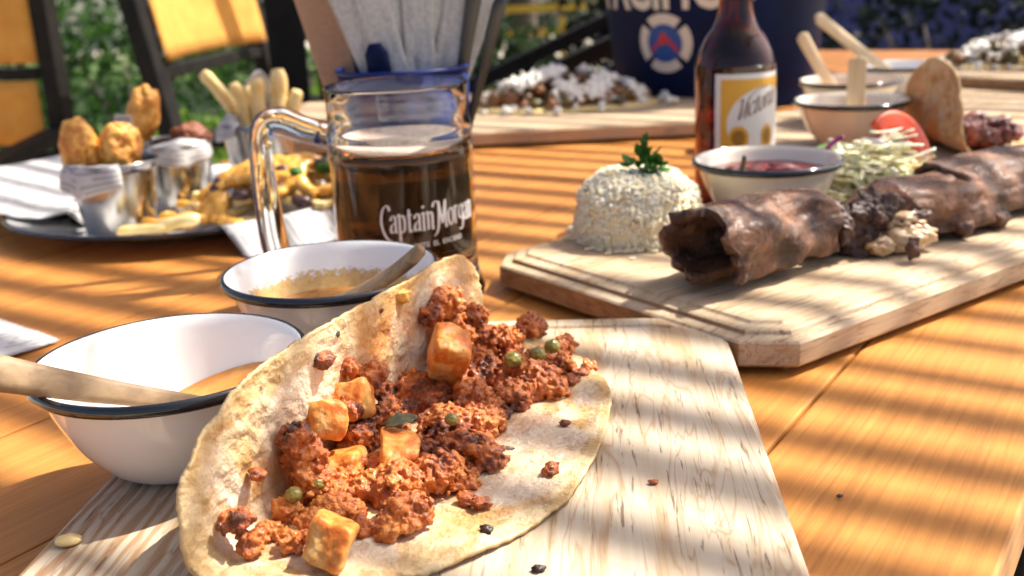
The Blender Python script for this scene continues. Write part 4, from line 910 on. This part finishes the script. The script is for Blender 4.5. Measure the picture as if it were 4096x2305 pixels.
rs = np.random.default_rng(8); n = 90
pos = np.stack([rs.normal(-.002, .017, n), rs.normal(-.002, .015, n), np.abs(rs.normal(.016, .010, n))], 1); s_ = rs.uniform(.004, .0095, n)
V, F = scatter([lump(3, .55, 1.4, 60+k) for k in range(4)], pos, np.stack([s_*1.5, s_, s_*.8], 1), rng=rs); tag(fused('shreds', V, F, 'grey_steak', .0011, .0012, 240, sh), kind='stuff')
for k, (x, y, z, s) in enumerate([(.030, -.022, .010, .012), (.036, -.012, .019, .011), (.012, -.030, .008, .008), (.044, -.018, .012, .010), (.02, .014, .03, .010)]):
    V, F = lump(4, .4, 1.5, 80+k); tri_mesh('fat', V*np.array([s*1.3, s, s*.8]), F, M['fat'], sh, (x, y, z))

# ------------------------------------------------------------------ salad
sa = empty('shredded_lettuce', W(.325, .945, .028)); tag(sa, 'pile of pale shredded lettuce beside the salsa bowl', 'lettuce')
rq = np.random.default_rng(14); g = G()
for k in range(380):
    a = rq.uniform(0, 6.28); r_ = math.sqrt(rq.uniform(0, 1)); x, y = .052*r_*math.cos(a), .044*r_*math.sin(a); z = .004+(.060*(1-r_**1.4))*rq.uniform(.5, 1); th = rq.uniform(0, 6.28); pts = []
    el = rq.normal()*.25
    for i in range(6): pts.append((x, y, max(.002, z))); th += rq.normal()*.45; x += .0065*math.cos(th); y += .0065*math.sin(th); z += .0045*math.sin(el)+rq.normal()*.001
    g.add(*tube(smoothline(pts, 9), rq.uniform(.0016, .0034), 6, True, .4))
tag(g.build('shreds', M['lettuce'], sa), kind='stuff')
def slice_(name, r, th, loc, rot, mat, label, cat, a0=0, a1=6.283, ri=.0004):
    v, f = gridm(lambda u, q: ((ri+(r-ri)*q)*math.cos(a0+(a1-a0)*u), (ri+(r-ri)*q)*math.sin(a0+(a1-a0)*u), .0012*noise.noise(Vector((u*6, q*2, r*99)))), 40, 6)
    o = G().add(v, f).build(name, M[mat], loc=W(*loc), rot=rot); solidify(o, th, 0); tag(o, label, cat); return o
slice_('tomato_slice', .040, .006, (.366, .990, .062), (R(68), R(12), R(25)), 'tomato', 'red tomato slice leaning on the lettuce', 'tomato', R(-40), R(140), .023)
slice_('onion_slice', .024, .0025, (.322, .945, .062), (R(62), R(-18), R(-22)), 'onion', 'white onion ring lying over the lettuce', 'onion', R(20), R(200), .019)
slice_('onion_slice', .034, .003, (.312, .948, .058), (R(62), R(-18), R(-22)), 'onion_purple', 'purple onion arc on the left of the lettuce', 'onion', R(95), R(185), .030)
slice_('avocado_slice', .030, .006, (.315, 1.005, .052), (R(25), R(-12), R(10)), 'avocado', 'green avocado slice behind the lettuce', 'avocado', R(0), R(180), .006)

# ------------------------------------------------------------------ second taco
RIM2 = [(-.012, .0), (-.010, .045), (.012, .085), (.05, .10), (.10, .098), (.135, .075), (.150, .03), (.150, -.03), (.135, -.068), (.10, -.092), (.06, -.098), (.025, -.088), (.002, -.062), (-.010, -.03)]
t2 = tortilla('tortilla', RIM2, .020, .030, R(93), W(.487, 1.128, .0265), R(92), 'smaller tortilla folded open on the right hand board', centre=(.07, 0), N=130, rings=26, cheese=False)
cl2 = [(.015+.016*i+rg.uniform(-.006, .006), -.014-.048*rg.uniform(0, 1), .010+.012*rg.uniform(0, 1), rg.uniform(.008, .014)) for i in range(7) for j in range(3)]+[(.03, -.05, .03, .008), (.02, -.055, .022, .009)]
pos, scl = meat_blobs(cl2, (.003, .0065), .5)
V, F = scatter(small, pos, scl, rng=rg); tag(tri_mesh('shredded_meat', V, F, M['dark_red_meat'], loc=W(.487, 1.128, .0265), rot=(0, 0, R(92))), 'dark red chopped meat filling the smaller tortilla', 'meat', kind='stuff')

# ------------------------------------------------------------------ cheese topped dishes in the distance
def dish(c, z, L, Wd, rz, label, seed, hgt=.055):
    root = empty('topped_flatbread', W(c[0], c[1], z), rz); tag(root, label, 'flatbread', 'flatbreads with white cheese')
    q = np.random.default_rng(seed)
    rimp = [(math.cos(a)*L*(1+.04*math.sin(3*a)), math.sin(a)*Wd) for a in np.linspace(0, 2*math.pi, 24, endpoint=False)]
    V, F = lump(4, .06, 2, seed); V = V*np.array([L, Wd, .010]); V[:, 2] = np.maximum(V[:, 2], -.001)+.001; tri_mesh('bread', V, F, M['fries'], root)
    n = 150; r = np.sqrt(q.uniform(0, .85, n)); a = q.uniform(0, 6.28, n); x, y = r*np.cos(a)*L*.95, r*np.sin(a)*Wd*.9; zz = .008+(hgt*.75)*(1-r**2)*q.uniform(.3, 1, n); s = q.uniform(.006, .013, n)
    V, F = scatter([lump(2, .5, 1.4, seed+k) for k in range(4)], np.stack([x, y, zz], 1), np.stack([s*1.2, s, s*.8], 1), rng=q); tag(tri_mesh('topping', V, F, M['topping'], root), kind='stuff')
    n = 1700; r = np.sqrt(q.uniform(0, .92, n)); a = q.uniform(0, 6.28, n); x, y = r*np.cos(a)*L*.90, r*np.sin(a)*Wd*.85
    keep = np.array([noise.noise(Vector((px*26, py*26, seed))) > -.10+.25*rr for px, py, rr in zip(x, y, r)]); x, y, r = x[keep], y[keep], r[keep]; n = len(x)
    zz = .013+hgt*.86*(1-r**2.2)+q.normal(0, .0018, n); s = q.uniform(.0018, .0042, n)
    V, F = scatter([lump(2, .4, 1.4, seed+k) for k in range(4)], np.stack([x, y, zz], 1), np.stack([s*2.4, s, s*.8], 1), rng=q); tag(fused('crumbled_cheese', V, F, 'white_cheese', .0014, .0007, 200, root), kind='stuff')
    n = 60; a = q.uniform(0, 6.28, n); r = q.uniform(.8, 1.25, n); s = q.uniform(.003, .006, n); V, F = scatter([lump(2, .4, 1.4, seed+k) for k in range(2)], np.stack([r*np.cos(a)*L, r*np.sin(a)*Wd, s+.001], 1), np.stack([s*1.6, s, s], 1), rng=q); tag(tri_mesh('fallen_crumbs', V, F, M['white_cheese'], root), kind='stuff'); return root

dish((.098, 1.73), .0245, .152, .085, 0, 'white cheese topped flatbread on the board behind the mug', 21, .052)
dish((.90, 1.80), .0455, .17, .085, R(-20), 'white cheese topped flatbread at the far right edge', 33, .045)

# ------------------------------------------------------------------ director's chairs behind the table
def chair(loc, rz, label, lean=0.0, w=.58, low=True, group='orange canvas chairs'):
    root = empty('folding_chair', loc, rz); tag(root, label, 'chair', group); hw = w/2
    for s in (-1, 1):
        G().add(*bar((s*hw, 0, .52), (s*(hw+.0), lean, 1.16), .055, .04)).build('back_post', M['dark_frame'], root, smooth=False)
        G().add(*bar((s*hw, -.02, .66), (s*hw, -.50, .62), .05, .032)).build('armrest', M['dark_frame'], root, smooth=False)
        G().add(*bar((s*hw, -.46, .0), (s*hw, -.02, .50), .045, .03)).build('leg', M['dark_frame'], root, smooth=False)
        G().add(*bar((s*(hw-.045), -.02, .0), (s*(hw-.045), -.46, .62), .045, .03)).build('leg', M['dark_frame'], root, smooth=False)
        G().add(*bar((s*hw, -.52, .015), (s*hw, .04, .015), .045, .03)).build('runner', M['dark_frame'], root, smooth=False)
    for z in ((.800, .60) if low else (.800,)): G().add(*bar((-hw+.03, .0+lean*(z-.52)/.64, z), (hw-.03, lean*(z-.52)/.64, z), .028, .028)).build('rail', M['dark_frame'], root, smooth=False)
    o = G().add(*gridm(lambda u, q: (-hw+.02+(w-.04)*u, -.028+.035*math.sin(math.pi*u)+lean*(.30+.33*q)/.64+.004*noise.noise(Vector((u*5, q*3, 1))), .825+.31*q), 24, 10)).build('back_canvas', M['canvas'], root); solidify(o, .004, 0)
    if low: o = G().add(*gridm(lambda u, q: (-hw+.03+(w-.06)*u, -.03+.02*math.sin(math.pi*u), .635+.15*q), 16, 6)).build('lower_canvas', M['canvas'], root); solidify(o, .004, 0)
    o = G().add(*gridm(lambda u, q: (-hw+.02+(w-.04)*u, -.46+.44*q, .48-.03*math.sin(math.pi*u)), 16, 8)).build('seat_canvas', M['canvas'], root); solidify(o, .004, 0)
    return root
chair((-1.345, 2.62, 0), R(-6), 'orange canvas chair with dark frame at the upper left corner')
chair((-.66, 2.70, 0), R(80), 'orange canvas chair seen from the side next to the black post', .11, .62, False)
dk = empty('deck_chair', (0, 0, 0)); tag(dk, 'dark deck chair frame slanting up behind the navy bucket', 'chair')
for y in (2.22, 2.75):
    G().add(*bar((-.45, y, .55), (.95, y, 1.13), .05, .035)).build('side_rail', M['dark_frame'], dk, smooth=False)
    G().add(*bar((-.30, y+.03, 0), (.30, y+.03, .86), .045, .03)).build('leg', M['dark_frame'], dk, smooth=False); G().add(*bar((.75, y+.03, 0), (.05, y+.03, .76), .045, .03)).build('leg', M['dark_frame'], dk, smooth=False)
for x in (-.42, .9): G().add(*bar((x, 2.22, .75+(x-.033)*.414), (x, 2.75, .75+(x-.033)*.414), .035, .035)).build('cross_bar', M['dark_frame'], dk, smooth=False)
o = G().add(*gridm(lambda u, q: (-.40+1.28*u, 2.27+.43*q, .565+.53*u-.10*math.sin(math.pi*u)), 20, 8)).build('sling', M['black_post'], dk); solidify(o, .004, 0)

# ------------------------------------------------------------------ shrubs, fence and screen beyond
def leaf_cloud(n, rx, ry, rz_, size, seed, flatten=.25):
    q = np.random.default_rng(seed); d = q.normal(size=(n, 3)); d /= np.linalg.norm(d, axis=1)[:, None]; rad = q.uniform(.35, 1, n)**.6
    wob = np.array([1+.35*noise.noise(Vector(x*2.2)+Vector((seed, 0, 0))) for x in d]); pos = d*(rad*wob)[:, None]*np.array([rx, ry, rz_])
    lf = np.array([(-.5, 0, 0), (0, -.24, .05), (.5, 0, 0), (0, .24, .05)]); s = size*q.uniform(.6, 1.3, n)
    return scatter([(lf, np.array([[0, 1, 2, 3]]))], pos, s, rng=q)
def shrub(loc, rx, ry, rz_, mat, label, seed, n=1700, size=.07):
    root = empty('shrub', loc); tag(root, label, 'shrub', 'shrubs beyond the table')
    V, F = leaf_cloud(n, rx, ry, rz_, size, seed); tri_mesh('foliage', V, F, M[mat], root, (0, 0, rz_*.98), smooth=False)
    for k in range(4):
        a = k*1.6+seed; v, f = tube(smoothline([(.03*math.cos(a), .03*math.sin(a), 0), (.12*rx*math.cos(a), .12*ry*math.sin(a), rz_*.5), (.4*rx*math.cos(a), .4*ry*math.sin(a), rz_*1.3)], 8), [.022, .02, .018, .015, .012, .01, .008, .005], 6); G().add(v, f).build('stem', M['bark'], root)
    return root
SH = [((-2.5, 5.6), .75, .5, .62, 'leaf', 'leafy green shrub at the far left behind the first orange chair'), ((-1.75, 5.2), .6, .5, .50, 'leaf', 'leafy green shrub between the two orange chairs'), ((-1.35, 4.3), .42, .35, .24, 'leaf_bright', 'low bright green shrub between the orange chairs'),
      ((-.85, 4.6), .45, .4, .27, 'leaf_bright', 'low bright green shrub under the second orange chair'), ((-1.1, 6.4), .7, .5, .55, 'leaf_dark', 'dark shrub behind the second orange chair'), ((-.35, 6.0), .4, .4, .6, 'leaf_dark', 'dark shrub left of the yellow rail behind the jar'),
      ((-.05, 4.2), .35, .3, .42, 'leaf_dark', 'dark shrub right of the jar below the yellow rail'), ((1.9, 4.6), .75, .5, .5, 'leaf_black', 'dark shrub in front of the blue screen, right of the bucket'), ((2.9, 4.4), .8, .5, .55, 'leaf_black', 'dark shrub in front of the blue screen at the right edge'),
      ((.75, 5.6), .5, .4, .5, 'leaf_black', 'dark shrub directly behind the navy bucket'), ((-3.4, 6.2), .9, .6, .7, 'leaf_dark', 'dark shrub behind the corner chair')]
for k, ((x, y), rx, ry, rz_, mt, lb) in enumerate(SH): shrub((x, y, 0), rx, ry, rz_, mt, lb, k+1)
fn_ = empty('yellow_fence', (.9, 8.0, 0)); tag(fn_, 'yellow painted railing beyond the table behind the shrubs', 'fence')
for z in (.67, .50): G().add(*bar((-1.6, 0, z), (1.8, 0, z), .05, .05)).build('rail', M['yellow_paint'], fn_, smooth=False)
for k in range(7): G().add(*boxm(.045, .045, .74, .003, 1, (0, 0, .37))).build('post', M['yellow_paint'], fn_, (-1.5+.53*k, 0.0, 0), smooth=False)
sc_ = empty('blue_screen', (2.9, 5.6, 0)); tag(sc_, 'blue fabric screen behind the dark shrubs at the upper right', 'screen')
o = G().add(*gridm(lambda u, q: (-1.7+3.6*u, .04*math.sin(u*30), .05+1.3*q), 60, 4)).build('fabric', M['blue_tarp'], sc_); solidify(o, .004)
for x in (-1.72, .1, 1.92): G().add(*boxm(.05, .05, 1.45, .003, 1, (0, 0, .725))).build('post', M['black_post'], sc_, (x, .07, 0), smooth=False)
wl = G().add(*boxm(16, .2, 1.6, .01, 1, (0, 0, .8))).build('garden_wall', M['pale_wall'], loc=(-1, 17, 0), smooth=False); tag(wl, 'pale plastered wall far behind the shrubs', 'wall')
for k, (x, y) in enumerate([(-3.2, 12.5), (-1.2, 13.5), (2.0, 13.0), (4.2, 12.2), (.6, 14.5)]):
    shrub((x, y, 0), .9, .7, .6+.1*(k % 2), 'leaf' if k % 2 else 'leaf_dark', ['far round shrub at the left before the wall', 'far shrub before the wall, second from the left', 'far shrub before the wall above the yellow rail', 'far shrub before the wall at the right', 'farthest shrub touching the pale wall'][k], 30+k, 900, .14)

def tree(loc, h, cr, label, seed):  # added mostly above the frame, to cut sky reflections and fill from behind
    root = empty('tree', loc); tag(root, label, 'tree', 'trees added to block the sky behind'); q = random.Random(seed)
    v, f = tube(smoothline([(0, 0, 0), (.06, .03, h*.3), (-.05, .04, h*.6), (.03, 0, h*.9)], 14), [.16-.009*i for i in range(14)], 10); G().add(v, f).build('trunk', M['bark'], root)
    for k in range(5):
        a = k*1.26+seed; v, f = tube(smoothline([(0, 0, h*(.42+.06*k)), (cr*.4*math.cos(a), cr*.4*math.sin(a), h*(.58+.06*k)), (cr*.8*math.cos(a), cr*.8*math.sin(a), h*(.70+.05*k))], 8), [.06, .055, .048, .04, .034, .028, .02, .012], 7); G().add(v, f).build('limb', M['bark'], root)
    Vs = []; Fs = []; b_ = 0
    for k in range(11):
        a = q.uniform(0, 6.28); r_ = cr*.62*math.sqrt(q.random()); V, F = leaf_cloud(330, cr*.46, cr*.46, h*.16, .24, seed*20+k); V = V+np.array([r_*math.cos(a), r_*math.sin(a), h*q.uniform(.50, 1.0)]); Vs.append(V); Fs.append(F+b_); b_ += len(V)
    tri_mesh('crown', np.concatenate(Vs), np.concatenate(Fs), M['leaf_dark' if seed % 2 else 'leaf'], root, smooth=False); return root
for k, (x, y, h, lb) in enumerate([(-6.0, 10.0, 6.0, 'added sky-blocking tree far left behind the corner chair'), (-2.9, 11.0, 6.6, 'added sky-blocking tree, its trunk behind the left shrubs'), (.2, 10.6, 6.2, 'added sky-blocking tree behind the yellow rail'), (3.4, 10.2, 6.5, 'added sky-blocking tree behind the navy bucket'), (6.6, 9.6, 6.0, 'added sky-blocking tree at the far right behind the blue screen')]):
    tree((x, y, 0), h, 2.3, lb, k+3)

for o in list(bot.children):
    if o.name.startswith(('label.', 'seal', 'lettering')): o.parent = [c for c in bot.children if c.name == 'label'][0]
for r_, b_ in ((mug, 'glass'), (bk, 'body')):
    base = [c for c in r_.children if c.name.split('.')[0] == b_][0]
    for o in list(r_.children):
        if o.name.startswith(('lettering', 'emblem', 'life_ring')): o.parent = base

for k, (x, y, z, r_, mt, lb) in enumerate([(.060, .440, .0212, .0016, 'ground_meat', 'tiny meat crumb on the near board right of the tortilla'), (.005, .372, .0212, .0022, 'char', 'dark crumb on the near board below the tortilla edge'), (.150, .455, .0012, .0012, 'char', 'tiny dark crumb on the bare table at the lower right')]):
    V, F = lump(3, .5, 1.7, 90+k); tag(tri_mesh('crumb', V*np.array([1.3, .9, .6])*r_, F, M[mt], loc=W(x, y, z)), lb, 'crumb', 'crumbs on the wood')
